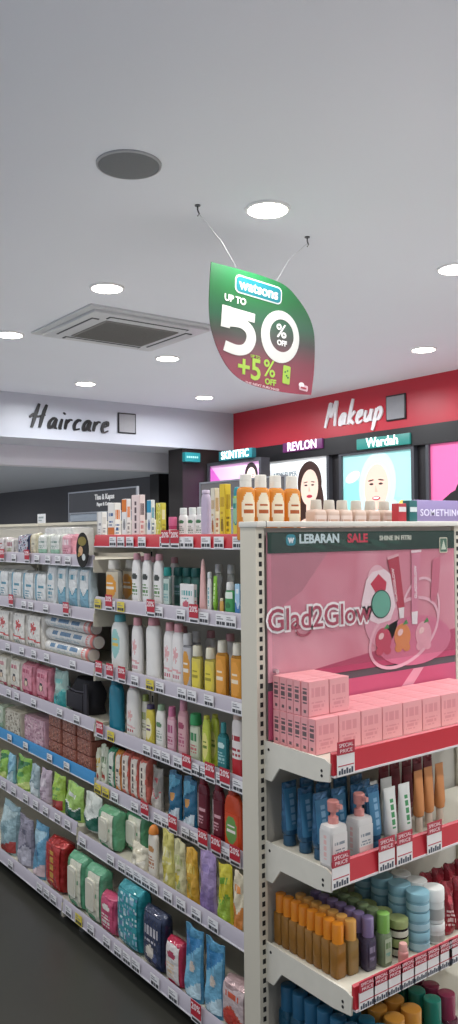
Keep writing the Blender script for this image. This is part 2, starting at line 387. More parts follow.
# ================================================================== MAKEUP WALL: lightboxes
LX = WX-.10
def lightbox(y0, y1, z0, z1, label, art, sign, scol, sback, signspan, bgcol, emit=.3, X=None):
    """a lit poster box on the right-hand wall, seen from -x; y0 > y1"""
    w = y0-y1; h = z1-z0
    t = thing('lightbox_display', label, 'lightbox', (X or LX, (y0+y1)/2, z0), -PI/2, 'lit poster boxes under the red fascia')
    mb = MB(); fr = mat('#3f4047', 'paint')
    b = .035
    mb.box(-w/2, w/2, .0, .09, 0, h, fr)
    for q in ((-w/2, -w/2+b, 0, h), (w/2-b, w/2, 0, h), (-w/2+b, w/2-b, 0, b), (-w/2+b, w/2-b, h-b, h)): mb.box(q[0], q[1], -.03, 0, q[2], q[3], fr)
    mb.build('frame', t)
    mb = MB(); mb.box(-w/2+b, w/2-b, -.006, -.001, b, h-b, mat(bgcol, 'print', 0, 3, emit)); art(mb, w-2*b, h-2*b, b); mb.build('poster', t)
    if sign:
        a, c = signspan
        s = MB(); s.rbox(-(a-c)/2, (a-c)/2, -.03, .03, 0, .10, mat(sback[0], 'print', 0, 3, sback[1]), .006); o = s.build('header_sign', t); o.location = (((y0+y1)/2-(a+c)/2), -.03, h+.005)
        s = MB(); add_text(s, sign, (.125 if sign != 'SKINTIFIC' else .115), mat(scol, 'print', 0, 3, 1.2), lambda x, y, z: (x*.95, -.032-z, y+.05), bold=.0016, extrude=.003); o2 = s.build('sign_lettering', o)
def disc(mb, cx, cz, rx, rz, m, y, rot=0, n=28): mb.prism(ell(cx, cz, rx, rz, rot, n), m, 'y', y-.0008, y)
def E_(c, e=1.): return mat(c, 'print', 0, 3, round(e*.3, 2))
def woman(mb, cx, cz, s, hair, skin, y=-.007, e=1.0, scarf=False, long=True):
    """a printed portrait: hair, neck, face, features, all flat print on the poster"""
    if scarf:
        disc(mb, cx+.02*s, cz-.62*s, .62*s, .5*s, E_(hair, e), y); disc(mb, cx+.02*s, cz+.03*s, .40*s, .54*s, E_(hair, e), y-.001, -8)
    else:
        if long: disc(mb, cx, cz-.38*s, .42*s, .72*s, E_(hair, e), y)
        disc(mb, cx, cz+.10*s, .36*s, .44*s, E_(hair, e), y-.001)
        mb.prism([(cx-.11*s, cz-.7*s), (cx+.11*s, cz-.7*s), (cx+.10*s, cz-.2*s), (cx-.10*s, cz-.2*s)], E_(skin, e*.9), 'y', y-.0022, y-.001)
        disc(mb, cx, cz-.88*s, .42*s, .26*s, E_(skin, e*.85), y-.0014)
    disc(mb, cx, cz, .26*s, .37*s, E_(skin, e), y-.003, -6)
    for sx in (-1, 1):
        disc(mb, cx+sx*.10*s, cz+.05*s, .045*s, .018*s, E_('#3a2724', .2), y-.004); disc(mb, cx+sx*.11*s, cz+.11*s, .065*s, .012*s, E_('#5a3d33', .3), y-.004, sx*-8)
    mb.prism([(cx-.012*s, cz+.03*s), (cx+.03*s, cz-.08*s), (cx-.03*s, cz-.08*s)], E_('#d9a58e', .7), 'y', y-.0042, y-.0036)
    disc(mb, cx, cz-.18*s, .085*s, .032*s, E_('#b3263c', .7), y-.004)
    if scarf: disc(mb, cx, cz-.175*s, .06*s, .015*s, E_('#ffffff', 1), y-.005)
def art_pink(mb, w, h, b):
    mb.prism([(-w/2, b+h), (-w*.10, b+h*.5), (-w*.3, b), (-w/2, b)], E_('#e45fd0'), 'y', -.0072, -.006)
    mb.prism([(-w/2, b+h*.2), (-w*.3, b+h*.6), (w*.02, b), (-w/2, b)], E_('#f08be0'), 'y', -.0078, -.006)
    add_text(mb, 'SKINTIFIC', .045, E_('#a02a90'), lambda x, y, z: (x-.12, -.0085-z, y+b+h*.62), bold=.001)
    woman(mb, w*.33, b+h*.74, .30, '#2d2224', '#f2cfc4', y=-.009, long=False)
def art_revlon(mb, w, h, b):
    mb.box(-w/2, -w*.05, -.0072, -.006, b+h*.0, b+h*.62, E_('#bfe3e0')); 
    add_text(mb, 'NEW SUPER', .07, E_('#7a8a92', .4), lambda x, y, z: (x-.2, -.0085-z, y+b+h*.78), bold=.001)
    add_text(mb, 'LUSTROUS', .055, E_('#8a98a0', .4), lambda x, y, z: (x-.2, -.0085-z, y+b+h*.62))
    woman(mb, w*.20, b+h*.60, .50, '#3a211c', '#efc3b0', y=-.0085)
def art_wardah(mb, w, h, b):
    disc(mb, -w*.28, b+h*.45, .16, .26, E_('#7fd3cf'), -.007, 30); disc(mb, w*.30, b+h*.35, .17, .12, E_('#8fdcd6'), -.007, -20)
    disc(mb, -w*.35, b+h*.75, .10, .05, E_('#d6f3f0', 1.3), -.0072, 20)
    disc(mb, -w*.05, b+h*.25, .34, .10, E_('#6fc9c6'), -.0076, 25); woman(mb, 0, b+h*.62, .58, '#b9dde2', '#f0b9a6', y=-.0086, scarf=True, e=.9)
    disc(mb, w*.36, b+h*.38, .05, .07, E_('#f2c64d', 1), -.013, 0)
    disc(mb, w*.30, b+h*.30, .06, .05, E_('#e9f2ea', 1), -.0135, 0)
def art_gloves(mb, w, h, b):
    K = E_('#191114', .05)
    mb.prism([(-w/2+.0, b), (-w/2+.01, b+h*.34), (-.20, b+h*.5), (-.12, b+h*.54), (-.08, b+h*.44), (-.2, b+h*.2), (-.1, b)], K, 'y', -.0075, -.006)
    for k in range(4): disc(mb, -.13+.035*k, b+h*.54-.012*k, .013, .05, K, -.008, -25-12*k)
    mb.prism([(-.1, b+h*.52), (.12, b+h*.56), (.12, b+h*.548), (-.1, b+h*.505)], K, 'y', -.0085, -.006)
    add_text(mb, 'GLOW', .17, E_('#ffc9e6', 1.2), lambda x, y, z: (x+.17, -.0095-z, y+b+h*.16), bold=.006)
    mb.prism([(-.05, b), (.3, b+h*.1), (.3, b)], K, 'y', -.0075, -.006)
lightbox(5.57, 4.62, 1.50, 2.215, 'narrow pink lit poster box below the teal Skintific sign', art_pink, 'SKINTIFIC', '#d9ffff', ('#0f6a74', .3), (5.305, 4.73), '#eeb2e6', .35, 3.88)
lightbox(4.97, 4.00, 1.35, 2.27, 'lit poster box of a long-haired woman below the Revlon sign', art_revlon, 'REVLON', '#ffe6ff', ('#6a2464', .25), (4.66, 4.06), '#f1f4f6')
lightbox(3.86, 2.92, 1.30, 2.21, 'lit turquoise poster box of a smiling veiled woman, below the Wardah sign', art_wardah, 'Wardah', '#e8fffb', ('#1f7f76', .3), (3.59, 2.94), '#98d8d8')
lightbox(2.79, 1.9, 1.30, 2.23, 'pink lit poster box with black-gloved hand at the right edge', art_gloves, None, None, None, None, '#ee5a9c', .3)
# black header band and the wall cabinets that carry the boxes
mb = MB(); mb.box(WX-.14, WX, -2, WY+.02, 2.2, 2.37, mat('#171416', 'paint')); mb.box(WX-.08, WX, -2, WY+.02, 1.2, 2.2, mat('#201d20', 'paint')); struct(mb.build('trim_4'))
for i, (a, c) in enumerate(((5.5, 5.0), (4.97, 4.0), (3.86, 2.92), (2.79, 1.9))):
    t = thing('makeup_cabinet', ('dark makeup wall cabinet below the Skintific box', 'dark makeup wall cabinet below the Revlon box', 'dark makeup wall cabinet below the Wardah box', 'dark makeup wall cabinet below the gloved hand box')[i], 'cabinet', (WX-.14, (a+c)/2, 0), -PI/2, 'dark wall cabinets under the lit posters')
    w = a-c-.03; mb = MB(); mb.box(-w/2, w/2, -.36, .0, 0, .75, mat('#2a272b', 'paint')); mb.box(-w/2, w/2, -.05, 0, .75, 1.28, mat('#3a363b', 'paint'))
    for s in (-1, 1): mb.box(s*w/2-.015, s*w/2+.015, -.36, 0, 0, 1.28, mat('#1c1a1d', 'paint'))
    mb.build('body', t)
    for z in (.76, .93, 1.10): mb = MB(); mb.box(-w/2+.02, w/2-.02, -.3+(z-.76)*.3, -.05, z, z+.012, mat('#dcdce0', 'paint')); mb.build('shelf', t)
# small teal sign on the corner column
t = thing('corner_sign', 'small teal lit sign on the black corner column', 'sign', (3.585, 5.50, 2.215)); mb = MB(); mb.rbox(-.10, .10, -.04, .02, 0, .10, mat('#0e7f86', 'print', 0, 3, .25), .006); mb.build('panel', t)
mb = MB(); [mb.box(-.08+.026*k, -.08+.026*k+.017, -.044, -.04, .04, .060, mat('#9fe3e2', 'print')) for k in range(6)]; mb.build('lettering', t)

# ================================================================== SHELVING UNITS
STEEL = mat('#d3cdba', 'paint', .02, 6); BACK = mat('#b5b1a6', 'paint', .02, 6); RAIL = mat('#b3adb9', 'satin', .02, 6)
RED = mat('#c8202f', 'satin', .03, 8); BLUE = mat('#2a86c4', 'satin', .03, 8); DARKM = mat('#1b1b1b', 'matte')
def ticket_mesh(w, h, style):
    """local: x right, z up, front at -y"""
    mb = MB()
    if style == 'white' or style == 'yellow':
        c = '#e9e8ea' if style == 'white' else '#e6d23a'
        mb.box(-w/2, w/2, -.0012, 0, 0, h, mat(c, 'print'))
        K = mat('#3b3b40', 'print')
        for k, (a, b_) in enumerate(((-.42, -.12), (-.06, .08), (.14, .42))): mb.box(a*w, b_*w, -.0018, -.0012, h*.12, h*.40, K)
        mb.box(-.4*w, .25*w, -.0018, -.0012, h*.58, h*.66, mat('#8b8b90', 'print')); mb.box(-.4*w, .0, -.0018, -.0012, h*.76, h*.83, mat('#8b8b90', 'print'))
    elif style == 'promo':
        mb.box(-w/2, w/2, -.0025, -.0012, h*.28, h, mat('#c61f33', 'print')); mb.box(-w/2, w/2, -.0012, 0, 0, h*.5, mat('#ecebed', 'print'))
        add_text(mb, '20%', h*.42, mat('#f6e6e8', 'print'), lambda x, y, z: (x*.8*w/(h*.62), -.0028-z, y+h*.72), extrude=.0002, bold=.0004)
        mb.box(-.36*w, .36*w, -.0018, -.0012, h*.30, h*.36, mat('#c61f33', 'print')) ; mb.box(-.42*w, .42*w, -.0018, -.0012, h*.06, h*.18, mat('#3b3b40', 'print'))
    elif style == 'special':
        mb.box(-w/2, w/2, -.0025, -.0012, h*.62, h, mat('#b81c34', 'print')); mb.box(-w/2, w/2, -.0014, 0, 0, h*.64, mat('#e6e2e0', 'print'))
        add_text(mb, 'SPECIAL', h*.15, mat('#f0d7da', 'print'), lambda x, y, z: (x*.95*w/(h*.62), -.0028-z, y+h*.88), extrude=.0002)
        add_text(mb, 'PRICE', h*.15, mat('#f0d7da', 'print'), lambda x, y, z: (x*.95*w/(h*.5), -.0028-z, y+h*.72), extrude=.0002)
        K = mat('#3a4356', 'print')
        for k in range(6): mb.box((-.42+.145*k)*w, (-.42+.145*k+.10)*w, -.002, -.0014, h*.05, h*.17+(k % 2)*h*.05, K)
        mb.box(-.45*w, .45*w, -.0018, -.0014, h*.28, h*.31, mat('#b81c34', 'print'))
    return mb
_tick = {}
def ticket(style, w, h, parent, loc, rz, tilt=0):
    k = (style, round(w, 4), round(h, 4)); nm = {'white': 'price_ticket', 'yellow': 'price_ticket', 'promo': 'promotion_ticket', 'special': 'promotion_ticket'}[style]
    if k not in _tick:
        o = ticket_mesh(w, h, style).build(nm); _tick[k] = o
    else:
        o = _tick[k].copy(); C.objects.link(o)
    o.parent = parent; o.location = loc; o.rotation_euler = (tilt, 0, rz); return o

def bracket_mesh(depth, x, th=.004, hb=.075):
    """side bracket of a shelf, in the local yz plane, back at y=0, front at y=-depth, top at z=0"""
    mb = MB(); mb.prism([(0, .004), (-depth, .004), (-depth, -.045), (-depth*.70, -.05), (-.05, -.05), (-.018, -hb), (0, -hb)], STEEL, 'x', x-th/2, x+th/2)
    mb.lathe([(0, .004, .004), (.001, .004, .004)], DARKM, 8)
    return mb

# --- the long gondola, two bays. Local frame of a bay equals the world frame
SH = {  # strip bottom z, front x, deck z
 's1': (1.398, 0), 's2': (1.162, 0), 's3': (.908, 0), 's4': (.680, 0), 's5': (.463, 0), 's6': (.286, -.076), 's7': (.052, -.138),
 'f1': (1.320, 0), 'f2': (1.112, 0), 'f3': (.904, 0), 'f4': (.692, 0), 'f5': (.487, 0), 'f6': (.315, -.076), 'f7': (.052, -.138)}
RH = .046; XS = .28
def deck(s): return SH[s][0] + .028
def bay(name, label, y0, y1, pre, ticks):
    t = thing(name, label, 'shelving unit', (XS, (y0+y1)/2, 0), 0, 'long shelving gondola bays')
    ox, oy = XS, (y0+y1)/2
    mb = MB(); mb.box(-.012, .012, y0-oy, y1-oy, .08, 1.39 if pre == 's' else 1.49, BACK); mb.box(-.02, .02, y0-oy, y1-oy, 1.39 if pre == 's' else 1.49, 1.402 if pre == 's' else 1.503, STEEL); mb.build('back_panel', t)
    for yy in (y0+.02, y1-.008):
        mb = MB(); mb.box(-.03, -.012, yy-oy-.015, yy-oy+.005, .02, 1.395, STEEL)
        for k in range(28): mb.box(-.0306, -.03, yy-oy-.010, yy-oy+.0, .1+k*.048, .1+k*.048+.026, DARKM)
        mb.build('upright', t)
    mb = MB(); mb.box(-.138+.03-ox, 0, y0-oy, y1-oy, 0.035, .052, mat('#2a2a2a', 'matte')); mb.build('base_plinth', t)
    for yy in (y0+.08, y1-.08):
        mb = MB(); mb.lathe([(0, .02, .02), (.012, .02, .02), (.014, .008, .008), (.036, .008, .008)], mat('#8a8a88', 'metal'), 12, cx=-.11-ox+.02, cy=yy-oy); mb.build('foot', t)
    for i in range(1, 8):
        s = '%s%d' % (pre, i); zb, xf = SH[s]; dz = deck(s)
        mb = MB()
        mb.box(xf+.006-ox, -.014, y0-oy+.006, y1-oy-.006, dz-.022, dz, STEEL); mb.box(xf+.006-ox, xf+.012-ox, y0-oy+.006, y1-oy-.006, zb+.004, dz, STEEL)
        sh = mb.build('shelf', t)
        col = RED if s == 's1' else BLUE if s == 'f5' else RAIL
        mb = MB(); mb.prism([(xf-ox+.005, zb), (xf-ox-.004, zb+.001), (xf-ox+.001, zb+RH-.006), (xf-ox+.005, zb+RH)], col, 'y', y0-oy+.004, y1-oy-.004)
        mb.box(xf-ox-.0055, xf-ox+.004, y0-oy+.004, y1-oy-.004, zb-.001, zb+.003, mat('#e4e2e8', 'gloss'))
        mb.build('price_rail', sh)
        for yy in (y0+.0035, y1-.0035):
            b_ = bracket_mesh(-(xf+.014-XS), 0); b_.v = [(-q[1]*-1 if False else q[1]+(-.016), q[0]+yy-oy, q[2]+dz-.004) for q in b_.v]; b_.build('bracket', sh)
        for px, st in ticks.get(s, ()):
            pm = at(px, proj((xf, .4, zb+.02))[1], x=xf-.006)
            yy = pm.y; yy = min(max(yy, y0+.04), y1-.03)
            big = st == 'promo'
            w, h = (.050, .036) if not big else (.050, .060)
            ticket(st, w, h, sh, (xf-ox-.0065-(.003 if big else 0), yy-oy, zb+(.002 if not big else .0)), -PI/2, 0)
    return t
T = {}
def tk(s, w='', y='', p=''):
    T[s] = [(float(q), 'white') for q in w.split()]+[(float(q), 'yellow') for q in y.split()]+[(float(q), 'promo') for q in p.split()]
tk('s1', '113 121 130 142 164 172 180 189 206 219 238')
tk('s2', '112 150 159 181 194 204 221 231', '98 121', '110 152 195')
tk('s3', '135 160 182 192 209 237', '150', '100 111 123')
tk('s4', '147 157 166 178 196 204 221 238', '111', '101 188 211 226')
tk('s5', '115 135 158 166 186 194 225', '95 106', '146 174 204 217 236')
tk('s6', '83 111 122 130 138 146 154 168 181 196 213')
tk('s7', '69 91 107 118 127 136 155 173 198', '79', '')
T['s1'] += [(166.5, 'promo'), (176, 'promo')]; T['s7'].append((197, 'promo')); T['s7'] = [q for q in T['s7'] if q != (198.0, 'white')]
tk('f1', '14 37 48 58 68', '', '3 28'); tk('f2', '24 31 46 68', '', '12 67'); tk('f3', '8 22 34 47 73'); tk('f4', '9 17 34 60 77')
tk('f5', '10 26 50 67'); tk('f6', '4 14 26 36 46 58 68', '', ''); tk('f7', '11 40 47 54')
Y0, YM, Y1 = -.175, .922, 2.02
bay('gondola_shelving', 'right bay of the long shelving unit, red top strip, seven shelves', Y0, YM, 's', T)
bay('gondola_shelving', 'left bay of the long shelving unit, with the blue shelf strip', YM+.002, Y1, 'f', T)
bay('gondola_shelving', 'farthest bay of the long shelving unit, beyond the left edge', Y1+.002, 3.1, 'f', {})

# --- the end display, faces -y
EX0, EX1, EYB = -.145, .70, -.248
ES = {'e1': (.868, -.495), 'e2': (.608, -.495), 'e3': (.348, -.557), 'e4': (.075, -.60)}
def edeck(s): return ES[s][0]+.029
t = thing('end_display', 'end display unit with slotted white posts and pink banner', 'shelving unit', ((EX0+EX1)/2, EYB, 0))
END = t; ex = (EX0+EX1)/2
mb = MB(); mb.box(EX0+.03-ex, EX1-.03-ex, .01, .03, .05, 1.46, BACK); mb.build('back_panel', t)
for x0_ in (EX0, EX1-.028):
    mb = MB(); mb.box(x0_-ex, x0_-ex+.028, 0, .066, .0, 1.462, STEEL)
    for k in range(57):
        z = .06+k*.0245
        mb.box(x0_-ex+.010, x0_-ex+.020, -.0005, .001, z, z+.013, DARKM)
    mb.build('slotted_post', t)
mb = MB(); mb.rbox(EX0-ex-.004, EX1-ex+.004, -.012, .068, 1.462, 1.477, mat('#dcdad0', 'paint'), .003); mb.box(EX0-ex+.026, EX0-ex+.0275, -.0125, .0685, 1.4615, 1.4775, DARKM); mb.build('top_cap', t)
mb = MB(); mb.box(EX0+.03-ex, EX1-.03-ex, -.35, .0, 0, .07, STEEL); mb.build('base_plinth', t)
for i in range(1, 5):
    s = 'e%d' % i; zb, yf = ES[s]; dz = zb+.028; xl, xr = EX0+.026-ex, EX1-.026-ex; y_ = yf-EYB
    mb = MB(); mb.box(xl, xr, y_+.006, -.001, dz-.022, dz, STEEL); mb.box(xl, xr, y_+.004, y_+.010, zb, dz, STEEL); sh = mb.build('shelf', t)
    for xx in (xl-.001, xr+.001):
        mb = MB(); mb.prism([(-.0, .012), (y_+.02, .012), (y_+.0, .004), (y_+.004, -.040), (y_*.80, -.047), (-.060, -.047), (-.028, -.088), (0, -.088)], mat('#dbd7c8', 'paint'), 'x', xx-.003, xx+.003)
        mb.v = [(a, b_, c+dz-.004) for a, b_, c in mb.v]
        for by, bz in ((-.018, -.012), (y_+.03, -.022), (y_+.03, -.034)):
            mb.rings([[(xx-.0036, by+.004*math.cos(q*PI/4), dz+bz+.004*math.sin(q*PI/4)) for q in range(8)], [(xx-.003, by+.004*math.cos(q*PI/4), dz+bz+.004*math.sin(q*PI/4)) for q in range(8)]], DARKM)
        mb.build('bracket', sh)
    mb = MB(); mb.prism([(y_+.004, zb-.002), (y_-.008, zb), (y_-.002, zb+.05), (y_+.004, zb+.054)], RED, 'x', xl, xr)
    mb.box(xl, xr, y_-.010, y_+.004, zb-.004, zb+.001, mat('#d9d4d6', 'gloss')); mb.build('price_rail', sh)
for s, pxs in (('e1', (345,)), ('e2', (340, 386, 404, 434)), ('e3', (366, 380, 394, 407, 420, 433, 445, 455))):
    zb, yf = ES[s]; sh = [c for c in END.children if c.name.startswith('shelf')][int(s[1])-1]
    for px in pxs:
        p = at(px, proj((0, yf-.01, zb+.02))[1], y=yf-.01)
        ticket('special', .058 if s != 'e3' else .052, .082 if s != 'e3' else .066, sh, (p.x-ex, yf-EYB-.012, zb-.002), 0)

# banner board on the end display
BZ0, BZ1 = 1.052, 1.448; bx0, bx1 = EX0+.036, EX1-.036; by = EYB
t = thing('display_banner', 'pink skincare banner board with dark green sale strip on the end display', 'banner', ((bx0+bx1)/2, by, BZ0))
W2 = (bx1-bx0)/2; HB = BZ1-BZ0
bm_ = bpy.data.materials.new('banner_print'); bm_.use_nodes = True; nt = bm_.node_tree; b = nt.nodes['Principled BSDF']; b.inputs['Roughness'].default_value = .22
tc = nt.nodes.new('ShaderNodeTexCoord'); nz = nt.nodes.new('ShaderNodeTexNoise'); nz.inputs['Scale'].default_value = 3.2; nz.inputs['Distortion'].default_value = 1.4
cr = nt.nodes.new('ShaderNodeValToRGB'); e = cr.color_ramp.elements; e[0].position = .3; e[0].color = lin('#df7c93'); e[1].position = .75; e[1].color = lin('#f4adbc')
nt.links.new(tc.outputs['Object'], nz.inputs['Vector']); nt.links.new(nz.outputs['Fac'], cr.inputs[0]); nt.links.new(cr.outputs[0], b.inputs['Base Color'])
mb = MB(); mb.box(-W2, W2, -.004, -.0005, 0, HB, bm_); 
mb.prism([(-W2, 0), (W2, 0), (W2, .085), (0.0, .045), (-W2, .0)], mat('#c23f68', 'print', .1, 5), 'y', -.0046, -.004); mb.build('banner_board', t)
mb = MB(); mb.box(-W2, W2, -.004, -.0005, -.150, -.022, mat('#d4527a', 'print', .12, 5)); mb.prism([(W2*.1, -.15), (W2*.25, -.15), (W2*.6, -.022), (W2*.48, -.022)], mat('#ef9fb4', 'print'), 'y', -.0046, -.004); mb.build('lower_board', t)
mb = MB(); mb.box(-W2, W2, -.002, -.0005, -.022, 0, mat('#5f565c', 'matte')); mb.build('gap_strip', t)
def B(px, py): p = at(px, py, y=by-.005); return p.x-(bx0+bx1)/2, p.z-BZ0
# upper sale strip
mb = MB(); mb.box(-W2, W2, -.0062, -.004, HB-.056, HB, mat('#123a30', 'print', .2, 9)); 
for k in range(7): disc(mb, -W2+.10+.062*k, HB-.026-.008*(k % 2), .05, .008, mat('#1d5142', 'print'), -.0058, -14)
mb.build('sale_strip', t)
def btext(name, txt, px, py, size, col, sx=1., rot=0, y=-.0076, **k):
    cx, cz = B(px, py); r = math.radians(rot); mb = MB()
    add_text(mb, txt, size, mat(col, 'print', 0), lambda a, b_, c: (cx+a*sx*math.cos(r)-b_*math.sin(r), y-c, cz+a*sx*math.sin(r)+b_*math.cos(r)), **k); return mb.build(name, t)
btext('strip_text', 'LEBARAN', 319, 539, .034, '#cfe6ea', 1.05, bold=.0012, extrude=.0004)
btext('strip_text', 'SALE', 357, 538.5, .034, '#e0344e', 1.15, bold=.0012, extrude=.0004)
btext('strip_text', 'SHINE IN FITRI', 395, 538, .019, '#d7dccb', 1.15, bold=.0005, extrude=.0004)
cx, cz = B(290.5, 540); mb = MB(); mb.prism(rrect(cx, cz, .034, .030, .010), mat('#1f93a8', 'print'), 'y', -.0068, -.006); add_text(mb, 'w', .028, mat('#eef6f8', 'print'), lambda a, b_, c: (cx+a, -.007-c, cz+b_+.001), bold=.001, extrude=.0003); mb.build('strip_emblem', t)
cx, cz = B(443, 545); mb = MB(); mb.prism(rrect(cx, cz, .038, .048, .004), mat('#e7dfc4', 'print'), 'y', -.0068, -.006); mb.prism(rrect(cx, cz, .032, .042, .003), mat('#4a7a63', 'print'), 'y', -.0072, -.0068); mb.prism([(cx-.012, cz-.014), (cx+.012, cz-.014), (cx, cz+.016)], mat('#d9e4cf', 'print'), 'y', -.0076, -.0072); mb.build('small_label', t)
# white splash, ring and fruit of the banner print
mb = MB()
cx, cz = B(388, 612); 
for (px, py, rx, rz, c) in ((381, 612, .075, .105, '#e79bb0'), (377, 582, .042, .05, '#efb6c4'), (415, 640, .17, .075, '#dd6f92')):
    a, b_ = B(px, py); disc(mb, a, b_, rx, rz, mat(c, 'print', .1, 8), -.0052)
def ringshape(px, py, rx, rz, w, c, y, rot=0):
    a, b_ = B(px, py); A = ell(a, b_, rx, rz, rot); D = ell(a, b_, rx-w, rz-w, rot)
    mb.rings([[(p[0], y-.0006, p[1]) for p in A], [(p[0], y-.0006, p[1]) for p in D], [(p[0], y, p[1]) for p in D], [(p[0], y, p[1]) for p in A], [(p[0], y-.0006, p[1]) for p in A]], mat(c, 'print'), cap0=False, cap1=False, smooth=False)
ringshape(405, 632, .165, .095, .010, '#f0b3c4', -.0056, 20);  ringshape(420, 615, .09, .12, .008, '#f2bccb', -.0053, -20)
mb.prism([(-W2, HB-.056), (-W2+.22, HB-.056), (-W2+.12, HB-.16), (-W2, HB-.22)], mat('#c9798c', 'print'), 'y', -.0047, -.004)
mb.build('splash_print', t)
mb = MB()
def poly(pts, c, y): mb.prism([B(*p) for p in pts], mat(c, 'print', .08, 12), 'y', y-.0006, y)
poly([(366, 580), (372, 572), (384, 569), (390, 574), (395, 606), (390, 620), (378, 624), (364, 618), (361, 604)], '#f4dbe2', -.0062)
poly([(370, 584), (378, 574), (386, 582), (385, 590), (376, 594)], '#d8274a', -.0068)
mb.build('milk_splash_print', t)
mb = MB(); poly([(387, 560), (398, 556), (404, 606), (402, 616), (399, 616), (397, 607)], '#c5324c', -.0068); poly([(398, 608), (403.5, 607), (403, 618), (399, 618)], '#efe6e8', -.0074); poly([(387, 560), (398, 556), (397.6, 553.5), (386.6, 557)], '#e4a5b0', -.0074)
poly([(411, 553), (420, 552), (417, 612), (411, 613)], '#dd7f9b', -.0068); poly([(410.5, 553), (420.5, 552), (420.5, 549.5), (410.5, 550.5)], '#f2d4dc', -.0074); poly([(411, 612), (417, 611), (416.5, 624), (411.5, 624)], '#f2eaec', -.0074)
poly([(432, 560), (440, 556), (438, 590), (434, 602), (430, 600)], '#d86a86', -.0066)
cx, cz = B(394, 585); add_text(mb, 'GLAD2GLOW', .016, mat('#f6dde2', 'print'), lambda a, b_, c: (cx+b_*-.95-a*-.14*-1, -.0076-c, cz+a), bold=.0004, extrude=.0002)
cx, cz = B(415, 582); add_text(mb, 'GLAD2GLOW', .016, mat('#fbeef2', 'print'), lambda a, b_, c: (cx-b_, -.0076-c, cz+a), bold=.0004, extrude=.0002)
mb.build('tube_print', t)
mb = MB(); cx, cz = B(380.5, 604); disc(mb, cx, cz, .042, .042, mat('#163f38', 'print'), -.0072); disc(mb, cx, cz, .0385, .0385, mat('#62b49b', 'print'), -.0078)
for k, w_ in enumerate((.040, .052, .046, .034)): mb.box(cx-w_/2, cx+w_/2, -.0084, -.0078, cz+.014-k*.011, cz+.018-k*.011, mat('#1d4b42', 'print'))
mb.build('round_badge', t)
mb = MB()
for px, py, c, r in ((383, 640, '#d2405e', .034), (402, 636, '#ec8a4a', .036), (423, 634, '#eea3b4', .037)):
    a, b_ = B(px, py); disc(mb, a, b_, r, r*1.05, mat(c, 'print', .12, 25), -.0066); disc(mb, a-.01, b_+.012, r*.35, r*.25, mat('#f5c9c9', 'print'), -.0072, 30); mb.prism([(a, b_+r*.9), (a+.018, b_+r*1.35), (a+.026, b_+r*1.0)], mat('#4f9a55', 'print'), 'y', -.0076, -.0066)
    for q in (-1, 1): disc(mb, a+q*r*.5, b_-r*.95, r*.45, r*.35, mat(c, 'print', .12, 25), -.0064)
mb.build('fruit_print', t)
btext('brand_lettering_outline', 'Glad2Glow', 321, 617, .083, '#fffafb', 1.02, 0, y=-.0064, bold=.0070, extrude=.0004)
btext('brand_lettering', 'Glad2Glow', 321, 617, .083, '#b8455f', 1.02, 0, y=-.0078, bold=.0006, extrude=.0006)
mb = MB(); a, b_ = B(303.5, 629.5); ribbon([(a+.026*math.cos(math.radians(q)), b_+.016*math.sin(math.radians(q))) for q in range(190, 351, 16)], .006, mat('#b8455f', 'print'), -.008, -.0062, mb); mb.build('smile_stroke', t)
# clear acrylic cover in front of the banner
t = thing('acrylic_cover', 'clear glossy acrylic sheet over the pink banner', 'cover', (0, 0, 0)); t.location = ((bx0+bx1)/2, by-.016, BZ0+.02)
mb = MB(); mb.box(-W2+.004, W2-.004, -.001, .001, 0, HB-.024, mat('#707070', 'sheet', 0)); mb.build('sheet', t)
mb = MB(); [mb.lathe([(0, .006, .006), (.012, .006, .006)], mat('#cfd0d2', 'metal'), 10) for _ in (0,)]; mb.v = [(q[0]-W2+.02, q[2]-.001, q[1]+.01) for q in mb.v]; mb.build('holder_stud', t)
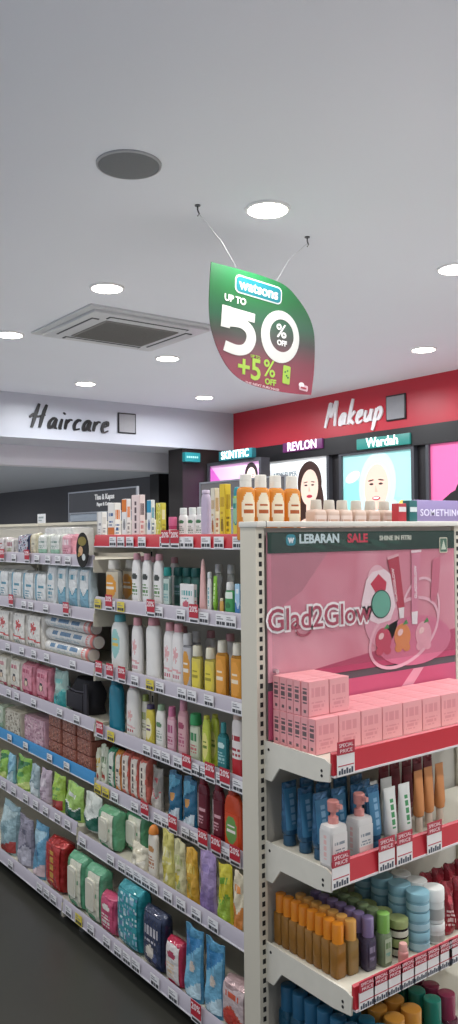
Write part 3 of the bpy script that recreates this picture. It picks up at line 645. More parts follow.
# ================================================================== PRODUCTS
# printed artwork: art(style, seed) gives f(u, v) -> palette index on a grid (u left to right, v bottom to top)
def art(style, seed=0):
    rnd = random.Random(seed*77+5); n1 = [rnd.random() for _ in range(40)]
    def lines(u, v, lo, hi, n, idx, side=.12):
        if not (lo < v < hi) or not (side < u < 1-side): return 0
        k = int((v-lo)/(hi-lo)*n*2)
        return idx if k % 2 == 0 and u < .6+.3*n1[k % 40] and int(u*23+k) % 5 else 0
    def f(u, v):
        if style == 'plain': return 0
        if style == 'logo':
            if (u-.5)**2/.10+(v-.72)**2/.008 < 1: return 1
            return lines(u, v, .15, .55, 4, 2)
        if style == 'drop':      # a pointed leaf-like sticker
            w = .40*math.sin(PI*min(1, max(0, (v-.04)/.9)))**.8
            if abs(u-.5) < w: return 2 if (abs(v-.45) < .05 and abs(u-.5) < w*.7) else (2 if abs(v-.62) < .02 and abs(u-.5) < w*.5 else 1)
            return 0
        if style == 'band':
            if v < .30: return 1
            if .62 < v < .74 and .15 < u < .85 and int(u*20) % 4: return 2
            return lines(u, v, .36, .56, 2, 2)
        if style == 'top':
            if v > .68: return 1
            if (u-.5)**2/.06+(v-.35)**2/.02 < 1: return 2
            return 0
        if style == 'flower':
            a = math.atan2(v-.62, u-.5); r = math.hypot((u-.5), (v-.62)*1.3)
            if r < .20+.07*math.cos(5*a): return 1
            if abs(v-(.28-.08*u)) < .028: return 1
            return lines(u, v, .05, .2, 1, 2)
        if style == 'girl':
            if (u-.5)**2/.030+(v-.40)**2/.022 < 1: return 2 if v < .44 and (u-.5)**2/.014+(v-.37)**2/.012 < 1 else 3
            if .74 < v < .86 and .2 < u < .8 and int(u*18) % 4: return 1
            if v < .12: return 1
            return 0
        if style == 'fruit':
            if (u-.42)**2/.05+(v-.26)**2/.018 < 1: return 2
            if (u-.66)**2/.02+(v-.18)**2/.01 < 1: return 3
            if .60 < v < .78 and .14 < u < .86: return 1 if int(u*16) % 3 else 0
            return lines(u, v, .45, .56, 1, 1)
        if style == 'diag':
            if v > .55+.35*u: return 1
            if v < .30*u: return 2
            return 3 if (u-.5)**2/.05+(v-.5)**2/.006 < 1 else 0
        if style == 'wave':
            s = .38+.10*math.sin(u*6+n1[0]*6)
            if v < s: return 1
            if v < s+.05: return 2
            if .72 < v < .86 and .2 < u < .8 and int(u*17) % 4: return 2
            return 0
        if style == 'side':
            if u < .22: return 1
            if (v-.55)**2 < .004 and .35 < u < .9: return 2
            return lines(u, v, .12, .40, 3, 2, .3)
        if style == 'code':
            if .16 < u < .84 and .38 < v < .84: return 1 if (int(v*46) % 3 != 1) and not (u > .62 and int(v*20) % 4 == 0) else 0
            if .3 < u < .7 and .10 < v < .20: return 1
            return 0
        if style == 'speck':
            return 1+int(n1[(int(u*14)*7+int(v*18)*13) % 40]*3) if n1[(int(u*14)*11+int(v*18)*5) % 40] > .62 else 0
        if style == 'text':
            if .55 < v < .80 and .10 < u < .90: return 1 if int(u*15) % 4 else 0
            return lines(u, v, .15, .45, 3, 2)
        if style == 'vtext':
            if .35 < u < .62 and .15 < v < .85: return 1 if int(v*22) % 4 else 0
            return 0
        return 0
    return f
def pal(cols, fin='print'): return [mat(c, fin) if isinstance(c, str) else c for c in cols]
NU, NV = 16, 22
def print_patch(mb, fn, f, P, nu=NU, nv=NV):
    """fn(u, v) -> point; coloured cells; index 0 is drawn as well"""
    b = len(mb.v)
    for i in range(nv+1):
        for j in range(nu+1): mb.v.append(tuple(fn(j/nu, i/nv)))
    for i in range(nv):
        for j in range(nu):
            k = f((j+.5)/nu, (i+.5)/nv); k = min(k, len(P)-1)
            a = b+i*(nu+1)+j; mb.face([a, a+1, a+nu+2, a+nu+1], P[k], True)
def interp(prof, z):
    for (z0, a0, b0), (z1, a1, b1) in zip(prof, prof[1:]):
        if z0 <= z <= z1 and z1 > z0:
            t = (z-z0)/(z1-z0); return a0+(a1-a0)*t, b0+(b1-b0)*t
    return prof[-1][1:]
def sup(a, rx, ry, e): c, s = math.cos(a), math.sin(a); return rx*math.copysign(abs(c)**(2/e), c), ry*math.copysign(abs(s)**(2/e), s)
def body_print(parent, prof, e, z0, z1, half, style, P, seed=0, name='label'):
    def fn(u, v):
        z = z0+(z1-z0)*v; rx, ry = interp(prof, z); a = -PI/2+(u-.5)*2*half
        x, y = sup(a, rx+.0007, ry+.0007, e); return (x, y, z)
    mb = MB(); print_patch(mb, fn, art(style, seed), P); return mb.build(name, parent, fixn=False)

def k_bottle(t, w, h, d, p):
    """body, cap, label; p: c body, cap, e exponent, ch cap height share, cw cap width share, sh shoulder share, art, pal, shape"""
    e = p.get('e', 2.4); ch = p.get('ch', .14)*h; cw = p.get('cw', .45)*w/2; H = h-ch; sh = p.get('sh', .16)*H; rx, ry = w/2, d/2; tp = p.get('taper', .0)
    nr = min(cw*.85, ry*.9)
    pr = [(0, rx*.86, ry*.86), (h*.008, rx*.96, ry*.96), (h*.03, rx, ry)]
    n = 8; wa = p.get('waist', 0)
    for k in range(1, n+1):
        q = k/n; z = h*.03+(H-sh-h*.03)*q; s = 1-tp*q-wa*math.sin(PI*q); pr.append((z, rx*s, ry*(1-tp*q*.5)))
    s = 1-tp
    for q in (.35, .65, .85, .96):
        a = math.sin(q*PI/2); z = H-sh+sh*a*.92; m = math.cos(q*PI/2); pr.append((z, nr+(rx*s-nr)*m, nr+(ry*(1-tp*.5)-nr)*m))
    pr.append((H, nr, nr))
    fin = p.get('fin', 'satin'); mb = MB(); mb.lathe(pr, mat(p['c'], fin), 22, e); mb.build('body', t)
    if fin == 'clear' and p.get('fill'):
        fl = [(z, a*.90, b_*.90) for z, a, b_ in pr if z < H*p.get('level', .8)]; mb = MB(); mb.lathe([(fl[0][0]+.002, fl[0][1], fl[0][2])]+fl[1:], mat(p['fill'], 'gloss'), 18, e); mb.build('liquid', t)
    cm = mat(p.get('cap', '#e6e6e6'), p.get('capfin', 'satin')); mb = MB(); st = p.get('top', 'cap')
    cr = cw
    if st == 'cap':
        mb.lathe([(H-.001, cr, cr), (H+ch*.08, cr*1.02, cr*1.02), (H+ch*.85, cr*.94, cr*.94), (h-.0005, cr*.86, cr*.86), (h, cr*.6, cr*.6)], cm, 20, 2.2)
    elif st == 'flip':
        mb.lathe([(H-.001, cr, cr*.9), (H+ch*.45, cr, cr*.9), (H+ch*.47, cr*.95, cr*.85), (H+ch*.5, cr, cr*.9), (h-.0015, cr*.98, cr*.88), (h, cr*.85, cr*.75)], cm, 20, 2.6)
    elif st == 'dome':
        mb.lathe([(H-.001, cr, cr)]+[(H+ch*math.sin(q*PI/12), cr*math.cos(q*PI/12)+.0006, cr*math.cos(q*PI/12)+.0006) for q in range(1, 7)], cm, 20, 2)
    elif st == 'pump':
        mb.lathe([(H-.001, cr*.8, cr*.8), (H+ch*.28, cr*.8, cr*.8), (H+ch*.34, cr*.55, cr*.55), (H+ch*.36, cr*.3, cr*.3), (H+ch*.62, cr*.3, cr*.3), (H+ch*.64, cr*.62, cr*.62), (h-.001, cr*.62, cr*.62), (h, cr*.5, cr*.5)], cm, 16, 2.2)
    elif st == 'cone':
        mb.lathe([(H-.001, cr, cr), (H+ch*.5, cr*.75, cr*.75), (h, cr*.35, cr*.35)], cm, 16, 2)
    c = mb.build('cap', t)
    if st == 'pump':
        mb = MB(); mb.rbox(-cr*.28, cr*.28, -cr*1.7, cr*.1, h-ch*.28, h-ch*.04, cm, cr*.08); mb.build('pump_nozzle', c)
    if p.get('art'):
        z0, z1 = p.get('lz', (.12, .72)); body_print(t, pr, e, z0*h, z1*h, p.get('half', 1.05), p['art'], pal(p['pal']), p.get('seed', 0))
def k_tube(t, w, h, d, p):
    """stands on its cap, crimped at the top"""
    ch = p.get('ch', .16)*h; rx, ry = w/2, d/2; cr = min(rx, ry)*p.get('cw', .85); pr = []
    pr = [(ch, cr*.9, cr*.9), (ch+.004, min(rx*.93, ry), ry*.95)]
    for k in range(1, 9):
        q = k/8; pr.append((ch+.004+(h*.95-ch-.004)*q, rx*(.93+.07*q), ry*(1-.86*q**1.4)))
    pr += [(h*.955, rx, ry*.12), (h, rx, ry*.10)]
    mb = MB(); mb.lathe(pr, mat(p['c'], p.get('fin', 'satin')), 22, 2.2); mb.build('body', t)
    mb = MB(); mb.lathe([(0, cr*.96, cr*.96), (.001, cr, cr), (ch-.001, cr*.94, cr*.94), (ch, cr*.9, cr*.9)], mat(p.get('cap', '#e8e8e8')), 18, 2); mb.build('cap', t)
    if p.get('art'): body_print(t, pr, 2.2, ch+.1*h, h*.9, 1.0, p['art'], pal(p['pal']), p.get('seed', 0), 'label')
def k_pump(t, w, h, d, p):
    """square milk-white bottle with a chunky tinted pump head"""
    bh = h*.66; mb = MB(); mb.lathe([(0, w*.47, d*.47), (.003, w/2, d/2), (bh*.9, w/2, d/2), (bh*.97, w*.46, d*.46), (bh, w*.22, w*.22)], mat(p['c'], 'gloss'), 24, 7); mb.build('body', t)
    cm = mat(p['cap'], 'gloss'); mb = MB(); mb.lathe([(bh-.001, w*.24, w*.24), (bh+h*.09, w*.23, w*.23), (bh+h*.1, w*.12, w*.12), (bh+h*.17, w*.12, w*.12), (bh+h*.18, w*.25, w*.25), (h-.003, w*.27, w*.27), (h, w*.22, w*.22)], cm, 18); c = mb.build('pump_head', t)
    mb = MB(); mb.rbox(-w*.08, w*.08, -w*.52, 0, h*.90, h*.97, cm, .0015); mb.build('pump_nozzle', c)
    mb = MB(); print_patch(mb, lambda u, v: (w*.44*(u-.5)*2, -d/2-.0006, bh*(.12+.7*v)), art(p.get('art', 'band'), 3), pal(p['pal'])); mb.build('label', t, fixn=False)
    mb = MB(); print_patch(mb, lambda u, v: (-w/2-.0006, -d*.42*(u-.5)*2, bh*(.12+.75*v)), art('vtext', 3), pal(p['pal'])); mb.build('label', t, fixn=False)
def k_carton(t, w, h, d, p):
    mb = MB(); mb.rbox(-w/2, w/2, -d/2, d/2, 0, h, mat(p['c'], 'print'), min(.0015, w*.04)); mb.build('carton_body', t)
    P = pal(p['pal']); a = art(p.get('art', 'text'), p.get('seed', 1))
    mb = MB(); print_patch(mb, lambda u, v: (-w/2*.96+w*.96*u, -d/2-.0006, h*.015+h*.97*v), a, P); mb.build('front_print', t, fixn=False)
    sa = art(p.get('sart', 'text'), 2)
    for sx in ((1,) if not p.get('left') else (-1,)):
        mb = MB(); print_patch(mb, lambda u, v: (sx*(w/2+.0006), -d*.47+d*.94*u if sx > 0 else d*.47-d*.94*u, h*.015+h*.97*v), sa, pal(p.get('spal', p['pal']))); mb.build('side_print', t, fixn=False)
    if p.get('tab'):
        mb = MB(); mb.rbox(-w*.16, w*.16, -.001, .001, h-.001, h+.02, mat(p['c'], 'print'), .0004); mb.build('hang_tab', t)
def k_pouch(t, w, h, d, p):
    """stand-up refill bag: broad gusset at the foot, flat welded edge on top, soft dents, optional tilt"""
    rnd = random.Random(p.get('seed', 1)); ph = [rnd.random()*6 for _ in range(8)]; lean = p.get('lean', 0)
    def pt(u, v, side):      # u -1..1, v 0..1
        th = d/2*(math.cos(v*PI/2)**.7*.9+.06)*(1-abs(u)**3.2)**.8
        if v < .05: th *= .8+.2*v/.05
        nz = .0035*(math.sin(7*v+3*u+ph[0])+.6*math.sin(13*v-5*u+ph[1])+.5*math.sin(9*u+ph[2]+4*v))*(1-abs(u)**4)*min(1, v*6)
        bow = .05*d*math.sin(v*PI)*math.sin(ph[3]); pinch = 1-.07*math.sin(PI*v)+.02*math.sin(9*v+ph[4])
        x = u*w/2*pinch; z = h*v + .004*math.sin(3*u+ph[5])*v
        y = side*(th+.0012)+nz*(1 if side < 0 else .6)+bow - lean*z*.25 + d*.22*v*math.sin(ph[6])*.5
        return (x, y, z)
    N, M = 14, 18; rings = []
    for i in range(M+1):
        v = i/M; ring = [pt(-1+2*j/N, v, -1) for j in range(N+1)]+[pt(1-2*j/N, v, 1) for j in range(N+1)]; rings.append(ring)
    mb = MB(); mb.rings(rings, mat(p['c'], p.get('fin', 'film'))); mb.build('bag', t)
    mb = MB(); P = pal(p['pal'], 'film')
    def fr(u, v):
        a = pt(-.9+1.8*u, .06+.84*v, -1); return (a[0], a[1]-.0009, a[2])
    print_patch(mb, fr, art(p.get('art', 'fruit'), p.get('seed', 1)), P); mb.build('front_print', t, fixn=False)
    if p.get('spout'):
        mb = MB(); mb.lathe([(h-.012, .009, .009), (h+.012, .009, .009), (h+.014, .006, .006)], mat(p['spout']), 12, cx=w*.28); mb.build('spout_cap', t)
def k_pack(t, w, h, d, p):
    """soft brick pack (wipes, pads, tissues): rounded pillow with end weld; big faces at the front"""
    rnd = random.Random(p.get('seed', 1)); ph = [rnd.random()*6 for _ in range(6)]; e = 3.6
    rings = []; M = 14; N = 28
    for i in range(M+1):
        v = i/M; q = abs(2*v-1); s = (1-q**7)**.30 if q < 1 else 0; s = max(s, .10)
        ring = []
        for j in range(N):
            a = 2*PI*j/N; x, y = sup(a, w/2*(.93+.07*s), d/2*s, e)
            b = .0022*(math.sin(6*v+2*a+ph[0])+math.sin(11*v-3*a+ph[1])*.7); y += math.copysign(b, y)*s; ring.append((x+b, y, h*v))
        rings.append(ring)
    mb = MB(); mb.rings(rings, mat(p['c'], p.get('fin', 'film'))); mb.build('wrapper', t)
    P = pal(p['pal'], 'film'); A = art(p.get('art', 'text'), p.get('seed', 1))
    mb = MB(); print_patch(mb, lambda u, v: (-w*.42+w*.84*u, -d/2-.0042+.006*((2*v-1)**6)+.004*(2*u-1)**6, h*(.08+.84*v)), A, P); mb.build('front_print', t, fixn=False)
    if p.get('lid'):
        mb = MB(); mb.prism(rrect(0, h*.52, w*.50, h*.56, w*.10), mat(p['lid']), 'y', -d/2-.011, -d/2-.002); c = mb.build('resealable_lid', t)
        mb = MB(); mb.prism(rrect(0, h*.52, w*.36, h*.44, w*.08), mat(p.get('lid2', '#d8cfb0')), 'y', -d/2-.0125, -d/2-.011); mb.build('lid_panel', c)
    if p.get('handle'):
        mb = MB(); mb.tube([(-w*.14, 0, h-.002), (-w*.1, 0, h+.018), (w*.1, 0, h+.018), (w*.14, 0, h-.002)], .004, mat(p['handle'])); mb.build('carry_handle', t)
def k_roll(t, w, h, d, p):
    """cylindrical sleeve lying on its side along x; axis length w, diameter h"""
    r = h/2; mb = MB(); pr = []
    for k in range(13):
        x = -w/2+w*k/12; s = 1-.10*(abs(2*k/12-1)**6)+.012*math.sin(k*2.1); pr.append([(x, r*s*math.cos(2*PI*j/20), r+r*s*math.sin(2*PI*j/20)) for j in range(20)])
    mb.rings(pr, mat(p['c'], 'film')); mb.build('sleeve', t)
    mb = MB(); print_patch(mb, lambda u, v: (-w*.44+w*.88*u, -(r+.0012)*math.cos((v-.5)*2.3), r+(r+.0012)*math.sin((v-.5)*2.3)), art(p.get('art', 'text'), 4), pal(p['pal'], 'film')); mb.build('sleeve_print', t, fixn=False)
    for s in (1,):
        mb = MB(); mb.rings([[(s*w*.36, (r+.0016)*math.cos(2*PI*j/20), r+(r+.0016)*math.sin(2*PI*j/20)) for j in range(20)], [(s*w*.49, (r*.97+.0016)*math.cos(2*PI*j/20), r+(r*.97+.0016)*math.sin(2*PI*j/20)) for j in range(20)]], mat(p['end']), cap0=False, cap1=False); mb.build('end_band', t)
        mb = MB(); mb.rings([[(s*(w/2+.0005*q), r*.8*(1-q*.5)*math.cos(2*PI*j/20), r+r*.8*(1-q*.5)*math.sin(2*PI*j/20)) for j in range(20)] for q in (0, 1, 2)], mat('#d9cfc4', 'matte')); mb.build('pad_stack', t)
def k_jar(t, w, h, d, p):
    r = w/2; lh = h*p.get('lh', .45); mb = MB(); mb.lathe([(0, r*.9, r*.9), (.002, r*.97, r*.97), (h-lh, r*.97, r*.97)], mat(p['c'], p.get('fin', 'gloss')), 24); mb.build('body', t)
    mb = MB(); mb.lathe([(h-lh, r, r), (h-.002, r, r), (h, r*.95, r*.95)], mat(p['cap']), 24); mb.build('lid', t)
    if p.get('band'):
        mb = MB(); mb.lathe([(h*.12, r*.985, r*.985), (h*.16, r*.99, r*.99), (h*.40, r*.99, r*.99), (h*.44, r*.985, r*.985)], mat(p['band'], 'print'), 24); mb.build('label', t)
def k_toner(t, w, h, d, p):
    """square-shouldered clear toner bottle with a tall cylindrical cap"""
    bh = h*.64; b_ = mat(p['c'], 'clear'); mb = MB(); pr = [(0, w*.46, d*.46), (.003, w/2, d/2), (bh*.95, w/2, d/2), (bh*.99, w*.44, d*.44), (bh, w*.3, w*.3)]; mb.lathe(pr, b_, 20, 5); mb.build('body', t)
    mb = MB(); mb.lathe([(.003, w*.44, d*.44), (bh*p.get('level', .9), w*.44, d*.44)], mat(p['fill'], 'gloss'), 16, 5); mb.build('liquid', t)
    mb = MB(); r = min(w, d)*.49; mb.lathe([(bh-.001, r, r), (h-.003, r, r), (h-.001, r*.96, r*.96), (h, r*.86, r*.86)], mat(p['cap'], 'gloss'), 20); mb.build('cap', t)
    if p.get('pal'): mb = MB(); print_patch(mb, lambda u, v: (-w*.36+w*.72*u, -d/2-.0006, bh*(.12+.72*v)), art('text', 2), pal(p['pal']), 10, 12); mb.build('label', t, fixn=False)
def k_bag(t, w, h, d, p):
    """dark folded fabric bag"""
    rings = []; M = 12; N = 26
    for i in range(M+1):
        v = i/M; s = min(1, .82+.5*v)*(1-.22*max(0, v-.6)/.4); ring = []
        for j in range(N):
            a = 2*PI*j/N; x, y = sup(a, w/2*s, d/2*(1-.35*v**2), 3.); b = .004*math.sin(9*v+3*a); ring.append((x+b, y+b, h*v))
        rings.append(ring)
    mb = MB(); mb.rings(rings, mat('#1d1b22', 'matte')); mb.build('bag_body', t)
    mb = MB(); mb.rbox(-w*.42, w*.30, -d/2-.012, -d/2+.004, h*.12, h*.62, mat('#24222b', 'matte'), .006); mb.build('front_pocket', t)
    mb = MB(); mb.tube([(-w*.42, -d/2-.004, h*.70), (0, -d/2-.008, h*.66), (w*.42, -d/2-.003, h*.70)], .003, mat('#4a4854', 'satin')); mb.build('zip', t)
    for sx in (.34, .42): mb = MB(); mb.rbox(w*sx, w*(sx+.055), -d/2-.010, -d/2+.002, .004, h*.95, mat('#3b3942', 'matte'), .002); mb.build('strap', t)
def k_brick(t, w, h, d, p):
    mb = MB(); mb.rbox(-w/2, w/2, -d/2, d/2, 0, h, mat(p['c'], 'film'), min(h, d, w)*.12); mb.build('wrapper', t)
    mb = MB(); print_patch(mb, lambda u, v: (-w*.46+w*.92*u, -d/2-.0008, h*(.06+.88*v)), art(p.get('art', 'speck'), p.get('seed', 1)), pal(p['pal'], 'film')); mb.build('front_print', t, fixn=False)
def k_can(t, w, h, d, p):
    r = w/2; pr = [(0, r*.96, r*.96), (.003, r, r), (h*.80, r, r), (h*.83, r*.9, r*.9)]; mb = MB(); mb.lathe(pr, mat(p['c'], 'gloss'), 22); mb.build('body', t)
    mb = MB(); mb.lathe([(h*.82, r*.9, r*.9), (h*.93, r*.88, r*.88), (h*.985, r*.7, r*.7), (h, r*.4, r*.4)], mat(p['cap']), 20); mb.build('cap', t)
    body_print(t, pr, 2, .08*h, .78*h, 1.3, p.get('art', 'wave'), pal(p['pal']), 1)
KIND = dict(bottle=k_bottle, tube=k_tube, pump=k_pump, carton=k_carton, pouch=k_pouch, pack=k_pack, roll=k_roll, jar=k_jar, toner=k_toner, bag=k_bag, brick=k_brick, can=k_can)
DR = dict(bottle=.5, tube=.7, pump=1., carton=.55, pouch=.45, pack=.5, roll=1., jar=1., toner=1., bag=.45, brick=.8, can=1.)
CATS = dict(bottle='bottle', tube='tube', pump='bottle', carton='box', pouch='pouch', pack='pack', roll='pack', jar='jar', toner='bottle', bag='bag', brick='pack', can='bottle')

SN = {'1': 'top', '2': 'second', '3': 'third', '4': 'fourth', '5': 'fifth', '6': 'sixth', '7': 'bottom'}
_last = {}
def put(s, kind, a, b, top, name, label, p=None, off=0, full=False, dz=0, dr=None, group=None, suffix=True, base=None):
    """stand an item on gondola shelf s between picture columns a and b, its top seen at picture row top"""
    p = dict(p or {}); xf = SH[s][1]+.014+off; zd = deck(s)+dz+.001
    ym = proj((xf, at((a+b)/2, 512, x=xf).y, zd))[1]
    yl = at(a, (ym+top)/2, x=xf).y
    k = dr if dr is not None else DR[kind]
    if full: w = (yl-at(b, (ym+top)/2, x=xf).y)*.97; d = min(k*w, .15)
    else:
        lo, hi = .005, .4
        for _ in range(26):
            w = (lo+hi)/2; d = k*w; bx = proj((xf+d*(.75 if kind in ('bottle', 'can', 'toner', 'jar') else 1), yl-w*(.95 if kind in ('bottle', 'can') else 1), (zd+zd)/2+.05))[0]
            if bx > b: hi = w
            else: lo = w
    if kind == 'bottle' and not full: w *= 1.14; yl += w*.05
    d = k*w; d = min(d, .25-off)
    h = at((a+b)/2, top, x=xf+d/2).z-zd
    t = thing(name, '', CATS[kind], (xf+d/2, yl-w/2, zd), -PI/2)
    if p.get('rz'): t.rotation_euler.z += math.radians(p['rz'])
    KIND[kind](t, w, h, d, p)
    lab = label+((' on %s shelf of the %s bay' % (SN[s[1]], 'right' if s[0] == 's' else 'left')) if suffix else '')
    t['label'] = lab
    if group: t['group'] = group
    return t, w, h, d
def same(src, s, a, label, group, off=0, suffix=True, dz=0):
    """another of the same product"""
    t, w, h, d = src; xf = SH[s][1]+.014+off; c = copy_tree(t); zd = deck(s)+dz+.001
    ym = proj((xf, at(a, 512, x=xf).y, zd))[1]
    c.location = (xf+d/2, at(a, ym-20, x=xf).y-w/2, zd)
    c['label'] = label+((' on %s shelf of the %s bay' % (SN[s[1]], 'right' if s[0] == 's' else 'left')) if suffix else ''); c['group'] = group; t['group'] = group
    return c
W, GRY = '#e8e6e3', '#6f6f72'
def PC(c, c1, c2, c3, art='fruit', seed=1, **k): return dict(c=c, pal=[c, c1, c2, c3], art=art, seed=seed, **k)
# ---- top shelf of the right bay (items stand on the red-stripped shelf)
put('s1', 'carton', 97, 107, 512, 'carton', 'low white carton, leftmost', dict(c='#e6e4e0', pal=['#e6e4e0', '#c9c6c0', '#9a9a9c'], art='side'))
put('s1', 'carton', 108, 121, 503, 'carton', 'white carton with orange square at its foot', dict(c='#ece8e2', pal=['#ece8e2', '#e2711e', '#2b5a9a'], art='band'))
put('s1', 'carton', 122, 131, 499, 'carton', 'white carton with bright orange top', dict(c='#ece9e6', pal=['#ece9e6', '#f07a1c', '#8a8a8c'], art='top'))
put('s1', 'carton', 132, 145, 495, 'carton', 'tall pale pink carton with dark vertical bar', dict(c='#ead3d0', pal=['#ead3d0', '#5b3f46', '#c77'], art='vtext', rz=4), dr=.5)
put('s1', 'carton', 147, 155, 500, 'carton', 'white carton with bright blue top', dict(c='#e6e9ea', pal=['#e6e9ea', '#2197c4', '#4a6a9a'], art='top'))
put('s1', 'carton', 156, 166, 503, 'carton', 'yellow patterned carton', dict(c='#d9cf3a', pal=['#dcd13c', '#eee8b8', '#a8a02a', '#b8b43a'], art='speck'))
put('s1', 'jar', 167, 177, 517, 'jar', 'small pink lidded jar', dict(c='#c83a6a', cap='#d95a88', band='#efd8df', lh=.4))
b = put('s1', 'bottle', 178, 187, 508, 'shampoo_bottle', 'white flip-cap bottle, left of three', dict(c=W, cap='#dfe3df', top='flip', cw=.6, ch=.2, art='logo', pal=[W, '#3a7a4a', '#8a9a8a']), off=.03)
same(b, 's1', 186.5, 'white flip-cap bottle, middle of three', 'white flip-cap bottles on the top shelf', .03); same(b, 's1', 194.5, 'white flip-cap bottle, right of three', 'white flip-cap bottles on the top shelf', .03)
put('s1', 'bottle', 200, 210, 490, 'lotion_bottle', 'tall lilac oval bottle', dict(c='#bfaec9', cap='#c6b6cf', cw=.6, ch=.07, sh=.2), off=.005)
put('s1', 'carton', 211, 219.5, 488, 'carton', 'slim cream carton with brown fruit print', dict(c='#d8cfb8', pal=['#dcd4c0', '#b58a4a', '#a8552f', '#e0b060'], art='fruit'), dr=.8)
put('s1', 'carton', 219.8, 231, 484, 'carton', 'tall bright yellow carton', dict(c='#e8c21c', pal=['#ecc81e', '#b98a10', '#8a6a10', '#c99a18'], art='fruit'), dr=.8)
put('s1', 'can', 231.5, 242, 487, 'spray_can', 'yellow-green spray can with teal cap', dict(c='#9fca5a', cap='#1a93a2', pal=['#8fc9a0', '#e0d23a', '#2b8f8a', '#e8e8d0'], art='wave'), off=.01)
# ---- second shelf of the right bay
PB = dict(c=W, cap='#e2a0ac', top='cap', cw=.5, ch=.12, sh=.2, art='logo', pal=[W, '#3a3f3c', '#5b8a4a'])
b1 = put('s2', 'bottle', 104, 121, 560, 'oil_bottle', 'clear bottle with white cap and orange label', dict(c='#cfc8b8', fin='clear', fill='#c9bfa9', cap='#d6d3ca', cw=.5, ch=.2, art='drop', pal=['#c8bda4', '#e89a2c', '#e9e2d2'], lz=(.02, .72), half=1.2))
same(b1, 's2', 120.5, 'second clear bottle with white cap, standing back,', 'clear oil bottles', .07)
b = put('s2', 'bottle', 131, 141, 553, 'lotion_bottle', 'tall white pink-capped bottle, leftmost', PB); same(b, 's2', 141, 'tall white pink-capped bottle, second from left', 'white pink-capped bottles', 0)
same(b, 's2', 152.5, 'tall white pink-capped bottle, third from left', 'white pink-capped bottles', .0)
put('s2', 'bottle', 162.5, 171, 567, 'mouthwash_bottle', 'clear pale bottle with teal cap', dict(c='#a9c2bb', fin='clear', fill='#9fbfb4', cap='#0f8d86', cw=.7, ch=.2, sh=.1, art='text', pal=['#b8cdc4', '#4f8f88', '#7aa']))
b = put('s2', 'bottle', 173, 183, 567, 'mouthwash_bottle', 'dark teal-capped bottle behind the white box, left,', dict(c='#35685f', cap='#0c5a56', cw=.8, ch=.2, sh=.08, art='band', pal=['#3d7a70', '#1f4a48', '#8ab']), off=.05)
same(b, 's2', 181.5, 'dark teal-capped bottle behind the white box, middle,', 'teal capped bottles behind the box', .05); same(b, 's2', 190, 'dark teal-capped bottle behind the white box, right,', 'teal capped bottles behind the box', .05)
put('s2', 'carton', 180, 197, 584, 'carton', 'white carton with teal and pink drawing', dict(c='#e4e2e0', pal=['#e6e4e2', '#4fa8a6', '#cf5a6a', '#8fc7c2'], art='fruit'), dr=.15)
put('s2', 'bottle', 198.2, 206.5, 559, 'baby_lotion', 'slim pale pink tapering bottle', dict(c='#e9b4b0', cap='#efc0bb', top='cone', cw=.4, ch=.1, sh=.3, taper=.45, art='plain', pal=['#e9b4b0']), dr=.5)
put('s2', 'bottle', 207, 211.5, 572, 'baby_lotion', 'very slim white bottle beside the green tube', dict(c=W, cap='#d9e2e2', cw=.7, art='vtext', pal=[W, '#7bb', '#7bb']))
put('s2', 'tube', 212, 219, 576, 'cream_tube', 'bright green slim tube', dict(c='#84c52e', cap='#6fb321', art='vtext', pal=['#84c52e', '#d8efb0', '#d8efb0']))
b = put('s2', 'bottle', 214, 222, 564, 'clear_bottle', 'clear bottle with grey cap, left of two', dict(c='#c4c6c2', fin='clear', fill='#b9bcb6', cap='#c2c4c4', cw=.7, ch=.18), off=.08)
same(b, 's2', 226, 'clear bottle with grey cap, right of two,', 'clear grey-capped bottles', .08)
put('s2', 'bottle', 219.3, 223.5, 598, 'small_bottle', 'tiny amber bottle before the clear bottles', dict(c='#e0a84a', cap='#e8dcc0', cw=.6))
put('s2', 'bottle', 224.3, 234.3, 582, 'baby_wash', 'green bottle with white cap', dict(c='#3fa45a', cap='#e6e8e4', cw=.6, ch=.22, art='top', pal=['#3fa45a', '#e3eee0', '#2b7a40']))
put('s2', 'carton', 235, 243, 584, 'carton', 'pale blue striped carton beside the white post', dict(c='#8ec4e4', pal=['#9fcdea', '#3f7fc0', '#e8f0f4'], art='wave'))
bq = put('s2', 'bottle', 136.5, 146, 556, 'lotion_bottle', 'white pink-capped rear bottle, left,', dict(PB, art=None), off=.11); same(bq, 's2', 147.5, 'white pink-capped rear bottle, middle,', 'rear rank white bottles', .11); same(bq, 's2', 168, 'white pink-capped rear bottle, right,', 'rear rank white bottles', .11)
# ---- third shelf
put('s3', 'bottle', 109.5, 127, 614, 'shampoo_bottle', 'big white bottle with teal cap', dict(c='#dfe2dd', cap='#4fa5ad', cw=.45, ch=.12, sh=.22, art='drop', pal=['#dfe2dd', '#8fc9c4', '#e5c04a'], half=.8, lz=(.2, .8)))
p3 = dict(c='#e9e5e2', cap='#df9aa2', cw=.5, ch=.13, sh=.2, art='flower', pal=['#e9e5e2', '#e7a7a9', '#c96a78'], half=.9, lz=(.1, .75))
b = put('s3', 'bottle', 130.5, 142.5, 617, 'shampoo_bottle', 'white bottle with pink cap and pink print, left', p3)
put('s3', 'bottle', 144, 160.5, 617, 'shampoo_bottle', 'large waisted white bottle with pink cap', dict(c='#e8e6e1', cap='#dd939c', cw=.5, ch=.12, sh=.16, waist=.07))
c = same(b, 's3', 162, 'white pink-capped bottle with pink print, middle,', 'white bottles with pink caps and print')
same(b, 's3', 170.5, 'white pink-capped bottle with pink print, right,', 'white bottles with pink caps and print')
